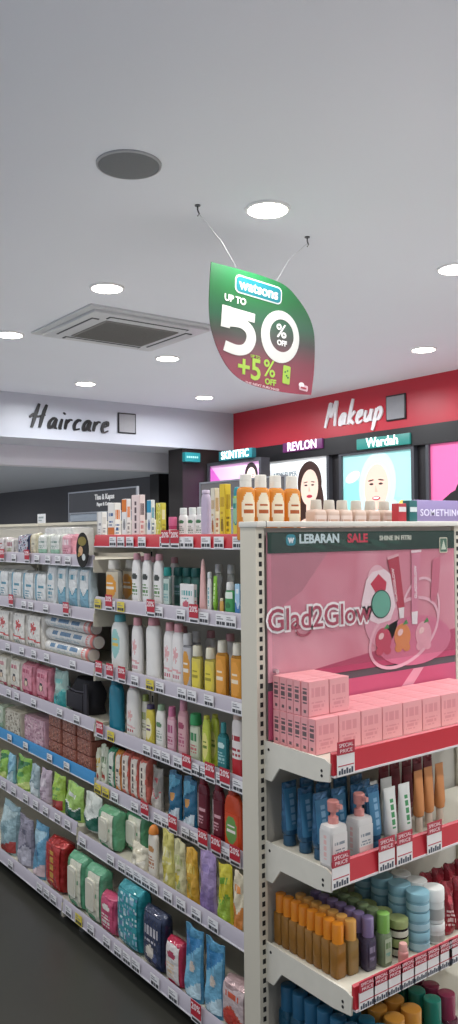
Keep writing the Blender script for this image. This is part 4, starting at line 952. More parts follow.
b = put('s3', 'bottle', 182, 192, 633, 'baby_oil', 'clear bottle with grey cap and orange side label', dict(c='#c2c1c6', fin='clear', fill='#b5b4ba', cap='#c3c3c4', cw=.7, ch=.2, sh=.08, art='drop', pal=['#b9b8bd', '#e2992e', '#e8e2d4'], half=1.3, lz=(.0, .75)))
same(b, 's3', 190.5, 'clear grey-capped bottle standing back', 'clear baby oil bottles', .06)
yb = dict(c='#e2d05a', fin='clear', fill='#e4cf4a', cap='#e2dcc2', cw=.62, ch=.22, sh=.14, art='drop', pal=['#e2cd4c', '#efd93c', '#a89a20'], half=1.1, lz=(.02, .72))
b = put('s3', 'bottle', 190.5, 202.5, 645, 'baby_shampoo', 'small yellow bottle with cream cap, left of two', yb); same(b, 's3', 203, 'small yellow bottle with cream cap, right of two', 'small yellow baby shampoo bottles')
ab = dict(c='#e39a2a', fin='clear', fill='#e89620', cap='#e6e0cc', cw=.55, ch=.2, sh=.12, art='drop', pal=['#e2941f', '#f2a030', '#f5e2c0'], half=1.1, lz=(.02, .74))
b = put('s3', 'bottle', 214.5, 228, 640, 'baby_bath', 'amber bottle with cream cap, left of two', ab); same(b, 's3', 229, 'amber bottle with cream cap, beside the white post,', 'amber baby bath bottles')
bq = put('s3', 'bottle', 150, 161, 622, 'shampoo_bottle', 'plain pink-capped rear bottle, first,', dict(p3_, art=None) if False else dict(c='#dedad6', cap='#cf8f98', cw=.5, ch=.13, sh=.2), off=.11)
for a_, l_ in ((176, 'second'), (203, 'third'), (222, 'fourth')): same(bq, 's3', a_, 'plain pink-capped rear bottle, %s,' % l_, 'rear rank of white bottles', .11)
# ---- fourth shelf
put('s4', 'bottle', 107, 123, 679, 'shampoo_bottle', 'big teal-blue bottle', dict(c='#107a94', cap='#0e6c84', cw=.5, ch=.08, sh=.24, fin='gloss'))
put('s4', 'bottle', 125, 140, 681, 'shampoo_bottle', 'big white bottle with pink cap', dict(c='#e3e0d9', cap='#d8979d', cw=.4, ch=.1, sh=.22, art='flower', pal=['#e3e0d9', '#e3a9a6', '#b55'], half=.8, lz=(.1, .6)))
put('s4', 'bottle', 141, 148.5, 694, 'shampoo_bottle', 'white bottle with olive cap', dict(c='#dbd8c8', cap='#8fa050', cw=.6, art='text', pal=['#dbd8c8', '#8fa050', '#997']), off=.03)
put('s4', 'bottle', 145, 154.5, 704, 'shampoo_bottle', 'yellow bottle with dark purple cap', dict(c='#d9c63c', cap='#4b3f62', cw=.6, ch=.1, art='drop', pal=['#d9c63c', '#efe6b0', '#6a4a7a']))
put('s4', 'bottle', 155, 165.5, 704, 'shampoo_bottle', 'white bottle with pale green cap', dict(c='#e4e3da', cap='#9cc39a', cw=.5, ch=.12, sh=.2, art='logo', pal=['#e4e3da', '#5a8a5a', '#9a9']))
b = put('s4', 'bottle', 166.3, 176, 706, 'shampoo_bottle', 'pink bottle with round pink cap', dict(c='#d493a5', cap='#d7709a', cw=.55, ch=.2, sh=.14, art='text', pal=['#dfb0bc', '#b34a78', '#b57']))
put('s4', 'bottle', 177, 188, 699, 'shampoo_bottle', 'tall rose bottle with pink cap', dict(c='#cf8f98', cap='#d78aa0', cw=.5, ch=.18, art='logo', pal=['#d9a3a8', '#a33a5a', '#b57']))
put('s4', 'bottle', 189, 200.5, 713, 'shampoo_bottle', 'pale bottle with green cap', dict(c='#bcc9a8', cap='#2f9a57', cw=.75, ch=.22, art='text', pal=['#cad3b8', '#2f8a50', '#c66']))
yg = dict(c='#c3d23c', cap='#d2cf3a', cw=.5, ch=.06, sh=.2, art='drop', pal=['#c3d23c', '#e8e07a', '#6a8a2a'], fin='gloss')
b = put('s4', 'bottle', 201.5, 210.5, 715, 'shampoo_bottle', 'yellow-green bottle, left of two', yg); same(b, 's4', 209.5, 'yellow-green bottle, right of two, standing back', 'yellow-green bottles', .03)
put('s4', 'bottle', 216.5, 228.5, 722, 'shampoo_bottle', 'teal clear bottle with small cap', dict(c='#2b8a8e', fin='clear', fill='#2a8286', cap='#3a9a9c', cw=.35, ch=.2, sh=.2, art='logo', pal=['#2a8488', '#bfe0dc', '#9cc']))
put('s4', 'bottle', 231, 243, 713, 'shampoo_bottle', 'white and red patterned bottle', dict(c='#e4dcd8', cap='#d9b9a8', cw=.6, ch=.08, art='band', pal=['#e4dcd8', '#c8202a', '#b02030'], lz=(.03, .9), half=1.4))
# ---- fifth shelf
put('s5', 'pouch', 96, 100, 747, 'wipes_pouch', 'cream pouch with yellow foot, leftmost', dict(c='#cfd0b4', pal=['#d3d4ba', '#dcb52a', '#e3b22a', '#b44'], art='fruit', seed=3), full=True)
put('s5', 'pouch', 100, 106.5, 744, 'wipes_pouch', 'cream pouch with red spot', dict(c='#cdd3b8', pal=['#d6d9c2', '#6a8a5a', '#b83a2a', '#b83a2a'], art='fruit', seed=4), full=True)
put('s5', 'pack', 107.5, 114, 745, 'wipes_pack', 'green and white wipes pack', dict(c='#3f9a72', pal=['#dfe3d4', '#3f9a72', '#26363a'], art='side'), full=True, dr=.9)
put('s5', 'pack', 115, 120.5, 748, 'wipes_pack', 'orange wipes pack', dict(c='#de8a35', pal=['#e6dccb', '#de8a35', '#555'], art='side'), full=True, dr=.9)
SP = dict(c='#dc6a5a', pal=['#e9dccd', '#dc6a5a', '#4a4a4a'], art='vtext', lid=None)
SP['pal'] = ['#e6d8c8', '#5a4a48', '#dc6a5a']
b = put('s5', 'pack', 121.5, 128.5, 748, 'wipes_pack', 'salmon wipes pack, left of three', SP, full=True, dr=1.0)
same(b, 's5', 130.2, 'salmon wipes pack, middle of three', 'salmon wipes packs'); same(b, 's5', 139, 'salmon wipes pack, right of three', 'salmon wipes packs')
put('s5', 'pouch', 150, 160, 766, 'clear_pouch', 'greyish transparent pouch', dict(c='#8f8a80', pal=['#948f86', '#b9b3a8', '#c05058', '#777'], art='wave', seed=6), full=True)
b = put('s5', 'pouch', 165.5, 178, 770, 'refill_pouch', 'deep blue pouch with character-free swirl, left', dict(c='#15658c', pal=['#15658c', '#4fa2c4', '#cfe2ea', '#c98a3a'], art='diag', seed=7), full=True)
b[0]['label'] = 'deep blue refill pouch, left of two, on fifth shelf of the right bay'
same(b, 's5', 180, 'deep blue refill pouch, right of two,', 'deep blue refill pouches')
MR = dict(c='#6a1626', cap='#8a1a2a', cw=.5, ch=.1, sh=.18, art='side', pal=['#6f1a2a', '#d9d2d0', '#d8a0a8'], fin='gloss')
b = put('s5', 'bottle', 196.5, 209, 777, 'bath_bottle', 'dark maroon bottle, left of two', MR); same(b, 's5', 211, 'dark maroon bottle, right of two,', 'dark maroon bottles')
put('s5', 'bottle', 223.5, 242, 789, 'detergent_bottle', 'bright orange-red jug with green patch', dict(c='#e0481f', cap='#c83a1c', ch=.06, cw=.4, sh=.3, art='drop', pal=['#e0481f', '#6aa04a', '#efe6dc'], fin='gloss', half=.7, lz=(.06, .6), e=3), dr=.3)
# ---- sixth shelf
GW = dict(c='#5aa676', pal=['#d9d9c2', '#5aa676', '#5aa676'], art='side', lid='#dddbca', lid2='#d6d3be')
b = put('s6', 'pack', 97, 114, 804, 'wipes_pack', 'green baby wipes pack with cream lid, front', GW, full=True, dr=.5); same(b, 's6', 124, 'green baby wipes pack with cream lid, standing back,', 'green baby wipes packs', .06)
put('s6', 'pouch', 127, 143, 842, 'wipes_pouch', 'low crumpled cream pouch', PC('#d9d2b8', '#e4dfcc', '#c9c0a0', '#e8e4d4', art='wave', seed=39), full=True, dr=.4)
put('s6', 'bottle', 147.3, 158, 824, 'baby_cologne', 'white bottle with orange cap', dict(c='#e6dfcf', cap='#e5852a', top='dome', cw=.7, ch=.16, sh=.12, art='logo', pal=['#e6dfcf', '#c98a4a', '#c07a4a']))
put('s6', 'pouch', 160.5, 171.5, 829, 'refill_pouch', 'pale yellow pouch, leftmost of the pouches', PC('#d9cf6a', '#e8e2a8', '#c9b93a', '#efe8c0', seed=11, lean=.2), full=True, dr=.5)
put('s6', 'pouch', 173, 183.5, 838, 'refill_pouch', 'cream-yellow pouch, second of the pouches', PC('#d6d09c', '#b8c070', '#d9c23a', '#98a860', seed=12, lean=.25), full=True, dr=.5)
put('s6', 'pouch', 185, 196, 846, 'refill_pouch', 'orange-yellow pouch', PC('#dfa82a', '#efd05a', '#b9a030', '#e8c040', seed=13, lean=.25), full=True, dr=.5)
put('s6', 'pouch', 197.5, 213.5, 850, 'refill_pouch', 'lilac purple pouch', PC('#a58cc0', '#8a70ab', '#9079b4', '#b9a6d0', art='wave', seed=14), full=True, dr=.4)
put('s6', 'pouch', 215.5, 229, 862, 'refill_pouch', 'yellow and lime green pouch', PC('#d9cc28', '#9fc038', '#7ab030', '#e0e040', art='wave', seed=15), full=True, dr=.5)
put('s6', 'pouch', 231, 242, 872, 'refill_pouch', 'cream and orange pouch beside the white post', PC('#dcd0b0', '#e58a3a', '#e58a3a', '#e8a050', art='wave', seed=16), full=True, dr=.5)
# ---- bottom shelf of the right bay
GB = dict(GW, c='#5aa67c')
b = put('s7', 'pack', 66.5, 82, 849, 'wipes_pack', 'large green wipes pack with cream lid, leftmost', GB, full=True, dr=.5); same(b, 's7', 84, 'large green wipes pack with cream lid, second', 'large green wipes packs on the bottom shelf')
put('s7', 'pack', 100, 114, 889, 'cotton_pack', 'pink and white round-print pack', dict(c='#d24a72', pal=['#d24a72', '#ece4dc', '#e9dfd6'], art='logo', seed=3), full=True, dr=.5)
TB = dict(c='#1c8f9a', pal=['#2b9aa4', '#bfe0e4', '#5a86b0', '#8ab8d0'], art='speck', fin='foil', seed=4)
put('s7', 'pack', 116, 139, 880, 'diaper_pack', 'shiny teal diaper pack', TB, full=True, dr=.4)
put('s7', 'pack', 142, 163, 905, 'diaper_pack', 'dark navy pack with pale figure print', dict(c='#25304e', pal=['#2b3656', '#c9c4cc', '#e0d6c8', '#4a5a8a'], art='fruit', fin='foil', seed=5), full=True, dr=.4)
put('s7', 'pack', 165, 180, 935, 'cotton_pack', 'white pack with crimson edges', dict(c='#c22a4a', pal=['#e2dcd8', '#b93a58', '#e9c9a0'], art='logo', seed=8), full=True, dr=.5)
b = put('s7', 'pouch', 181.5, 199, 925, 'diaper_pack', 'sky blue diaper bag, left of two', dict(c='#4f9ec8', pal=['#6ab0d2', '#2f7fb8', '#b8d8e4', '#d8c8b8'], art='diag', fin='foil', seed=6), full=True, dr=.4)
same(b, 's7', 201.5, 'sky blue diaper bag, right of two', 'sky blue diaper bags')
put('s7', 'pack', 221, 246, 975, 'diaper_pack', 'clear and red pack beside the white post', dict(c='#c9a8a8', pal=['#c9b4b4', '#cc3324', '#dc5a3c', '#e8d8d0'], art='wave', fin='foil', seed=9), full=True, dr=.5)

# ================================================================== left bay
put('f1', 'pack', -3, 5, 537, 'cotton_pack', 'small red-printed white pack at left edge', dict(c='#d9d0ce', pal=['#d9d0ce', '#b8323e', '#a44'], art='band'), full=True, dr=.7)
put('f1', 'pack', 6, 15, 538, 'cotton_pack', 'small pale pack beside the red promotion ticket', dict(c='#d6cfca', pal=['#d6cfca', '#a8555e', '#8a6'], art='text'), full=True, dr=.7)
put('f1', 'pack', 17, 29, 534, 'cotton_pack', 'dark blue printed pack', dict(c='#46506e', pal=['#b9bcc8', '#3a4468', '#b05060', '#446'], art='speck'), full=True, dr=.7)
put('f1', 'pack', 30, 36.5, 533, 'cotton_pack', 'slim cream and yellow pack', dict(c='#d8d0b0', pal=['#d8d0b0', '#c9a84a', '#998'], art='side'), full=True, dr=.7)
b = put('f1', 'pack', 37.5, 48, 534, 'cotton_pack', 'white pack with green stripe, left of two', dict(c='#d4dace', pal=['#d9dcd4', '#8fc0a0', '#7a9a8a'], art='band'), full=True, dr=.6); same(b, 'f1', 49.5, 'white pack with green stripe, right of two', 'green striped cotton packs')
put('f1', 'pack', 61.5, 72, 534, 'cotton_pack', 'pink pack with white text', dict(c='#e0909e', pal=['#e39aa8', '#f0d6da', '#c06a7a'], art='text'), full=True, dr=.6)
put('f1', 'brick', 44, 74, 527.5, 'tissue_bundle', 'white wrapped bundle standing back', dict(c='#e2e2df', pal=['#e4e4e1', '#cfd3d3', '#d9d9d6'], art='plain'), off=.12, full=True, dr=.35)
def TW(seed, **k): return dict(dict(c='#d6dcdc', pal=['#dcdfdd', '#6fa8bf', '#3f8aa0'], art='side', seed=seed), **k)
b = put('f2', 'pack', -2, 9, 568, 'cotton_pack', 'white and blue cotton pack, first from left', TW(1), full=True, dr=.5)
for i, (a, l) in enumerate(((10.5, 'second'), (22, 'third'), (34, 'fourth'))): same(b, 'f2', a, 'white and blue cotton pack, %s from left' % l, 'white and blue cotton packs')
put('f2', 'pack', 47, 55.5, 563, 'cotton_pack', 'white pack with small teal square', TW(5, art='logo'), full=True, dr=.5)
b = put('f2', 'pack', 57, 66.5, 565, 'cotton_pack', 'tall pale blue pack, left of three', TW(6, art='wave', c='#c3d6dc'), full=True, dr=.5)
same(b, 'f2', 68, 'tall pale blue pack, middle of three', 'tall pale blue packs'); same(b, 'f2', 79, 'tall pale blue pack, right of three', 'tall pale blue packs')
FL = dict(c='#ded9cf', pal=['#e0dcd2', '#d23a34', '#8a9a8a'], art='flower')
b = put('f3', 'pack', -3, 10, 606, 'sanitary_pack', 'white pack with red flower, left of three', FL, full=True, dr=.55); same(b, 'f3', 12, 'white pack with red flower, middle of three', 'red flower packs'); same(b, 'f3', 26.5, 'white pack with red flower, right of three', 'red flower packs')
# three sleeves of cotton pads piled on their sides
RP = dict(c='#dcdcd8', pal=['#e0e0dc', '#5f86a8', '#a8c4cf'], art='text', end='#e07a72')
def roll(s, a, b_, dz, r, label):
    xf = .03; zd = deck(s)+dz+.004; yl = at(a, 640, x=xf).y; yr = at(b_, 640, x=xf).y; t = thing('cotton_pad_sleeve', label+' on third shelf of the left bay', 'pack', (xf+r, (yl+yr)/2, zd), -PI/2, 'cotton pad sleeves piled on their sides'); k_roll(t, yl-yr, 2*r, 2*r, RP)
roll('f3', 43, 88, .0, .027, 'white cotton pad sleeve with coral end, lowest,')
roll('f3', 45, 93, .055, .027, 'white cotton pad sleeve with coral end, middle,')
roll('f3', 43.5, 91, .11, .026, 'white cotton pad sleeve with coral end, uppermost,')
GP = dict(c='#d9d4c2', pal=['#ddd8c8', '#c05a6a', '#e9c9a8', '#2a2220'], art='girl')
b = put('f4', 'pack', -3, 7.5, 652, 'sanitary_pack', 'cream pack with dark-haired girl, left of two', GP, full=True, dr=.5); same(b, 'f4', 9.5, 'cream pack with dark-haired girl, right of two', 'cream packs with a girl print')
GP2 = dict(GP, c='#dd7f92', pal=['#de8496', '#b93a5a', '#efcfb0', '#2a2220'])
b = put('f4', 'pack', 21, 33, 660, 'sanitary_pack', 'pink pack with dark-haired girl, left of two', GP2, full=True, dr=.5); same(b, 'f4', 35.5, 'pink pack with dark-haired girl, right of two', 'pink packs with a girl print')
put('f4', 'pouch', 50.5, 63.5, 668, 'cotton_pouch', 'crinkled clear and teal pouch', PC('#9cbfb4', '#2a9a9a', '#6fc0b8', '#d8e4dc', art='wave', seed=21), full=True, dr=.5)
put('f4', 'bag', 67, 90, 675, 'travel_bag', 'black fabric travel bag', {}, off=.02, full=True, dr=.5)
put('f5', 'brick', -3, 3.5, 702, 'tissue_pack', 'mint tissue pack at left edge', dict(c='#b9ccb0', pal=['#c0d0b8', '#8fae90', '#d8dccb'], art='wave'), full=True)
put('f5', 'brick', 5, 21, 703, 'tissue_pack', 'cream tissue pack with dark specks', dict(c='#cbc4ae', pal=['#cfc8b4', '#a39a88', '#8a8074', '#b4ab98'], art='speck'), full=True, dr=.7)
put('f5', 'brick', 24, 45, 709, 'tissue_pack', 'pale pink tissue pack', dict(c='#cf9fae', pal=['#d2a5b3', '#b9879a', '#e0c0c8', '#a87a8c'], art='speck'), full=True, dr=.7)
zc = at(60, 742, x=.02).z
n = 0
for r_, (zz, lw) in enumerate(((.001, 'lower row'), (.0605, 'middle row'), (.120, 'upper row'))):
    for c_, (a, b_) in enumerate(((48.5, 61), (62.3, 75.5), (77, 91))):
        xf = .016; zd = deck('f5')+zz; yl = at(a, 750, x=xf).y; yr = at(b_, 750, x=xf).y
        if r_ == 0 and c_ == 0:
            t0 = thing('tissue_brick', '', 'pack', (xf+.05, (yl+yr)/2, zd), -PI/2); k_brick(t0, yl-yr-.004, .0585, .1, dict(c='#a5604e', pal=['#a86552', '#7c4436', '#c98a72', '#8f5242'], art='speck', seed=3)); t = t0; src_w = yl-yr
        else:
            t = copy_tree(t0); t.location = (xf+.05, (yl+yr)/2, zd)
        t['label'] = 'brown patterned tissue brick, %s, %s of three, on fifth shelf left bay' % (lw, ('left', 'middle', 'right')[c_]); t['group'] = 'brown tissue bricks stacked on the blue-stripped shelf'
GRN = lambda s, **k: dict(dict(c='#7fb83a', pal=['#8cc046', '#2f7a3a', '#c9dc7a', '#4f9a3f'], art='diag', seed=s), **k)
put('f6', 'pouch', -4, 4.5, 748, 'pad_pack', 'lime pouch at left edge', GRN(31), full=True, dr=.5)
put('f6', 'pouch', 5.5, 11.5, 752, 'pad_pack', 'slim pale blue pouch', PC('#7fb6cc', '#b8d8e0', '#5a94b0', '#cde', art='wave', seed=32), full=True, dr=.6)
put('f6', 'pouch', 12.5, 26, 753, 'pad_pack', 'bright green leafy pouch', GRN(33), full=True, dr=.5)
put('f6', 'pouch', 28.5, 36, 762, 'pad_pack', 'clear bluish pouch', PC('#a0b8bc', '#c8d6d8', '#7a98a0', '#c0ccd0', art='wave', seed=34), full=True, dr=.6)
put('f6', 'pouch', 37.5, 47.5, 767, 'pad_pack', 'pale mauve pouch', PC('#b9a6b4', '#d0c4cc', '#988090', '#c8b8c0', art='text', seed=35), full=True, dr=.5)
put('f6', 'pouch', 49, 60.5, 772, 'pad_pack', 'lime green striped pouch with red foot', PC('#9cc23c', '#b03a34', '#5f9a34', '#c8dc70', art='band', seed=36), full=True, dr=.5)
put('f6', 'pouch', 62, 78, 780, 'pad_pack', 'lime, white and dark green pouch', PC('#9fca5c', '#115a44', '#dfe4da', '#1a6a50', art='wave', seed=37), full=True, dr=.5)
put('f6', 'pouch', 80, 96, 790, 'pad_pack', 'white and dark green pouch', PC('#d3d9cf', '#12604a', '#e6e9e0', '#2f8a5a', art='wave', seed=38), full=True, dr=.5)
put('f7', 'pouch', -4, 12, 797, 'diaper_pack', 'clear grey-blue bag at left edge', PC('#8fb0b8', '#a9c4c8', '#b03a34', '#6a9098', art='diag', seed=41, fin='foil'), full=True, dr=.5)
put('f7', 'pouch', 14, 27.5, 812, 'diaper_pack', 'grey-lavender diaper bag', PC('#9a96a8', '#b4b2c0', '#6a6a80', '#c0c0cc', art='wave', seed=42, fin='foil'), full=True, dr=.5)
put('f7', 'pouch', 29, 42, 820, 'diaper_pack', 'light blue shiny bag', PC('#5f9ec0', '#9cc4d4', '#d8c0c4', '#3a7aa4', art='diag', seed=43, fin='foil'), full=True, dr=.5)
put('f7', 'pack', 44.5, 61, 833, 'diaper_pack', 'bright red pack with yellow lettering', dict(c='#b8231f', pal=['#bd2622', '#d8a03a', '#8a1a1a'], art='vtext', fin='foil', seed=44), full=True, dr=.55)

# round black shelf badge between the two bays
t = thing('shelf_badge', 'black oval badge with gold face picture at the joint of the bays', 'badge', (-.02, at(82.5, 550, x=-.02).y, at(82.5, 550, x=-.02).z), -PI/2)
mb = MB(); mb.prism(ell(0, 0, .051, .068), mat('#14120d', 'matte'), 'y', -.0015, .0015); mb.build('badge_board', t)
mb = MB(); disc(mb, 0, .034, .034, .018, mat('#8a7a2a', 'print', .3, 90), -.0016); disc(mb, -.012, -.004, .018, .018, mat('#d9a878', 'print'), -.0017); disc(mb, .014, -.028, .014, .013, mat('#cfd6d4', 'print'), -.0019)
disc(mb, -.024, -.018, .012, .008, mat('#b58a3a', 'print'), -.0021, 30); mb.build('badge_print', t)
mb = MB(); mb.rbox(-.006, .006, .001, .022, -.022, -.016, mat('#cfd0d4'), .001); mb.build('badge_arm', t)
# small white card on top of the far back panel
t = thing('top_card', 'small white card standing on top of the long unit', 'card', (XS, at(41.5, 524, x=XS).y, 1.503), -PI/2); mb = MB(); mb.rbox(-.045, .045, -.002, .002, 0, .048, mat('#dfe2e6', 'print'), .0008); mb.build('card', t); mb = MB(); mb.box(-.03, .03, -.0028, -.002, .025, .034, mat('#9aa', 'print')); mb.box(-.03, .01, -.0028, -.002, .012, .018, mat('#9aa', 'print')); mb.build('card_print', t)

# aisle signs standing on the spine of the long unit
def aisle_sign(ya, yb, zb, zt, base, label, board, text=None):
    t = thing('aisle_sign', label, 'sign', (XS, (ya+yb)/2, base), -PI/2); w = ya-yb
    mb = MB(); mb.box(-w/2, w/2, -.004, .004, zb-base, zt-base, mat(board, 'paint')); mb.build('sign_board', t)
    mb = MB(); fr = mat('#b9bcc2', 'metal')
    for q in ((-w/2-.006, -w/2, 0, zt-base+.006), (w/2, w/2+.006, 0, zt-base+.006), (-w/2, w/2, zt-base, zt-base+.006), (-w/2, w/2, zb-base-.006, zb-base)): mb.box(q[0], q[1], -.006, .006, q[2], q[3], fr)
    mb.build('frame', t)
    mb = MB(); mb.box(-w/2, w/2, -.0015, .0015, .004, zb-base-.008, mat('#8c98a6', 'gloss')); mb.build('lower_panel', t)
    if text:
        for i, (s_, sz, zz) in enumerate(text):
            mb = MB(); add_text(mb, s_, sz, mat('#e8eaec', 'print'), lambda x, y, z: (x+w*.06, -.005-z, y+zz-base), bold=.0006); mb.build('sign_lettering', t)
aisle_sign(1.70, 1.07, 1.548, 1.64, 1.503, 'dark grey aisle sign with white Tisu & Kapas lettering', '#35363b', (('Tisu & Kapas', .034, 1.612), ('Paper & Cotton', .022, 1.580)))
aisle_sign(.60, .12, 1.54, 1.63, 1.4035, 'plain grey aisle sign behind the yellow carton', '#6b6a70')

# ================================================================== on top of the end: orange bottles and clear-wrapped jars
zt = deck('s1')
tS = None
OB = dict(c='#e98a1c', cap='#e9e4d8', top='flip', cw=.62, ch=.19, sh=.10, art='drop', pal=['#e98a1c', '#efe0c0', '#b8541a'], fin='gloss', half=1.1, lz=(.15, .78))
for i, (a, b_) in enumerate(((244, 256.5), (259, 271.5), (273.5, 286.5), (289, 303.5))):
    y = -.13; z0 = zt; p0 = at(a, 510, y=y-.02); p1 = at(b_, 510, y=y-.02); w_ = p1.x-p0.x
    if i == 0:
        tS = thing('shampoo_bottle', '', 'bottle', ((p0.x+p1.x)/2, y, z0), -.15, 'orange shampoo bottles on the shelf end'); k_bottle(tS, .052, at(250, 474.5, y=y).z-z0, .036, OB); t = tS
    else: t = copy_tree(tS); t.location = ((p0.x+p1.x)/2, y-.0*i, z0); t.scale = (1, 1, 1)
    t['label'] = 'orange shampoo bottle with cream cap above the banner, %s of four' % ('leftmost', 'second', 'third', 'rightmost')[i]
# the shelf of the unit's other side that carries them
t = thing('gondola_shelving', 'rear side top shelf of the long unit, behind the banner', 'shelving unit', (XS, .375, 0), 0)
mb = MB(); mb.box(.022, .285, Y0-.375, YM-.375, zt-.022, zt, STEEL); sh = mb.build('shelf', t)
mb = MB(); mb.box(.285, .291, Y0-.375, YM-.375, zt-.03, zt+.018, RAIL); mb.build('price_rail', sh)
mb = MB(); mb.box(.022, .285, Y0-.375, YM-.375, .055, .08, STEEL); mb.build('base_plinth', t)
mb = MB(); mb.prism([(0.022, zt-.022), (.285, zt-.022), (.26, zt-.05), (.05, zt-.07), (.03, zt-.10), (.022, zt-.10)], STEEL, 'y', YM-.375-.008, YM-.375-.004); mb.build('bracket', t)
JB = dict(c='#d6b7a4', cap='#cdc5b6', cw=.66, ch=.24, sh=.12, e=5, art='text', pal=['#ead2c6', '#d8a890', '#c8b0a0'], lz=(.05, .6))
first = None; orn = ('first', 'second', 'third', 'fourth', 'fifth', 'sixth')
for i, px in enumerate((316, 329, 342, 356, 370, 384)):
    y = -.12; p = at(px, 512, y=y)
    if first is None:
        first = t = thing('skincare_bottle', '', 'bottle', (p.x, y, zt), 0, 'pale bottles above the banner'); k_bottle(t, .050, at(330, 500, y=y).z-zt, .05, JB)
    else: t = copy_tree(first); t.location = (p.x, y, zt)
    t['label'] = 'pale square bottle with cream cap above the banner, %s from left' % orn[i]
t = thing('carton_tray', 'low pale display tray holding clear packs above the banner', 'tray', (at(398, 512, y=-.12).x, -.13, zt)); mb = MB(); mb.rbox(-.03, .03, -.03, .03, 0, .075, mat('#dcd6cc', 'print'), .002); mb.build('tray_box', t); mb = MB(); mb.box(-.024, .024, -.0312, -.03, .03, .05, mat('#b8a898', 'print')); mb.build('tray_print', t)

# ================================================================== end display products
def pute(s, kind, x, y, w, h, d, name, label, p, group=None, dz=0, rz=0):
    t = thing(name, label, CATS[kind], (x, y, edeck(s)+dz), rz, group); KIND[kind](t, w, h, d, p); return t
ORD = ('first', 'second', 'third', 'fourth', 'fifth', 'sixth', 'seventh', 'eighth', 'ninth', 'tenth')
# pink cartons
BW, BD, BH = .080, .027, .088
yf = -.422; x0b = -.102
PK = dict(c='#f09ba0', pal=['#f2a2a6', '#e58f95', '#e58f95'], art='text', left=True, sart='code', spal=['#ee9ca0', '#6a5658'])
src = thing('skincare_carton', '', 'box', (0, 0, 0)); k_carton(src, BW-.0015, BH, BD-.001, PK)
n = 0
for c_ in range(9):
    for r_ in range(6):
        t = src if n == 0 else copy_tree(src); n += 1
        t.location = (x0b+BW*(c_+.5), yf+BD*(r_+.5), edeck('e1')); t['group'] = 'pink skincare cartons on the end display'
        t['label'] = 'pink carton, lower layer, %s row from front, %s from left' % (ORD[r_], ORD[c_])
for c_ in range(2):
    for r_ in range(5):
        t = copy_tree(src); t.location = (x0b+BW*(c_+.5)+.002, yf+BD*(r_+1.6)+(0 if r_ else -.003), edeck('e1')+BH+.0005); t.scale.x = .9; t.location.x -= .004+.008*c_; t.rotation_euler.z = 0
        t['label'] = 'pink carton, upper layer, %s row from front, %s of two' % (ORD[r_], ('left', 'right')[c_]); t['group'] = 'pink skincare cartons on the end display'
# second shelf
def exat(px, y, s): return at(px, proj((0, y, edeck(s)+.04))[1], y=y).x
def hat(px, py, y, s): return at(px, py, y=y).z-edeck(s)
y = -.465
for i, px in enumerate((333.5, 359.5)):
    x = exat(px, y, 'e2'); 
    if i == 0: b = pute('e2', 'pump', x, y, .055, hat(333, 800, y, 'e2'), .045, 'pump_bottle', '', dict(c='#d6d3cf', cap='#e08d84', pal=['#d9d6d2', '#e3b4ae', '#7f8a94']), 'white square pump bottles')
    else: b2 = copy_tree(b); b2.location.x = x; b2['label'] = 'white square bottle with pink pump, right of two on end display'
b['label'] = 'white square bottle with pink pump, left of two on end display'
BLP = dict(c='#27608a', cap='#245678', fin='foil', art='vtext', pal=['#34779f', '#7aa8c8', '#7aa8c8'])
src = None; n = 0
for c_, (px, yy0) in enumerate(((312, -.29), (330, -.29), (349, -.29))):
    for r_ in range(3):
        yy = yy0-.062*r_
        if c_ == 0 and r_ == 2: pass
        x = EX0+.07+.062*c_
        if r_ == 2 and c_ < 2: yy = -.29-.062*1.9
        if src is None: src = t = pute('e2', 'tube', x, yy, .050, .163, .040, 'foil_tube', '', BLP, 'blue foil tubes on the second end shelf')
        else: t = copy_tree(src); t.location = (x, yy, edeck('e2'))
        t['group'] = 'blue foil tubes on the second end shelf'; t['label'] = 'blue foil tube behind the pump bottles, column %s, row %s from back' % (('one', 'two', 'three')[c_], ('one', 'two', 'three')[r_])
y = -.455
for i, (px, yy) in enumerate(((374, -.45), (381, -.405), (384, -.36))):
    t = copy_tree(src); t.location = (exat(373, -.45, 'e2')+.017*i, yy, edeck('e2')); t.rotation_euler.z = .1; t['label'] = 'crinkled blue foil tube beside the white tubes, %s from front' % ORD[i]
WT = dict(c='#e1e3dd', cap='#e6e8e4', ch=.12, art='vtext', pal=['#e1e3dd', '#3f9a5a', '#3f9a5a'])
b = None
for i, (px, l) in enumerate(((390, 'left front'), (404.5, 'right front'))):
    for r_ in range(2):
        yy = -.455+.062*r_; x = exat(px, -.455, 'e2')
        if b is None: b = t = pute('e2', 'tube', x, yy, .043, hat(390, 787, yy, 'e2'), .034, 'cream_tube', '', WT, 'white tubes with green lettering')
        else: t = copy_tree(b); t.location = (x, yy, edeck('e2'))
        t['group'] = 'white tubes with green lettering'; t['label'] = 'white tube with green lettering, %s, %s row on end display' % (l.split()[0], ('front', 'rear')[r_])
OT = dict(c='#d98a4a', cap='#dcc9b4', ch=.24, cw=.75, art='plain', pal=['#d98a4a'])
b = None
for i, px in enumerate((419, 429, 440)):
    yy = -.435+.006*i; x = exat(px, yy, 'e2')
    if b is None: b = t = pute('e2', 'tube', x, yy, .034, hat(430, 768, yy, 'e2')+.002, .028, 'cream_tube', '', OT, 'orange tubes')
    else: t = copy_tree(b); t.location = (x, yy, edeck('e2'))
    t['group'] = 'orange tubes on the end display'; t['label'] = 'orange tube standing on pale cap, %s of three on end display' % ('left', 'middle', 'right')[i]
RT = dict(c='#7d1f2a', cap='#6a1a24', fin='foil', art='plain', pal=['#7d1f2a'])
b = None
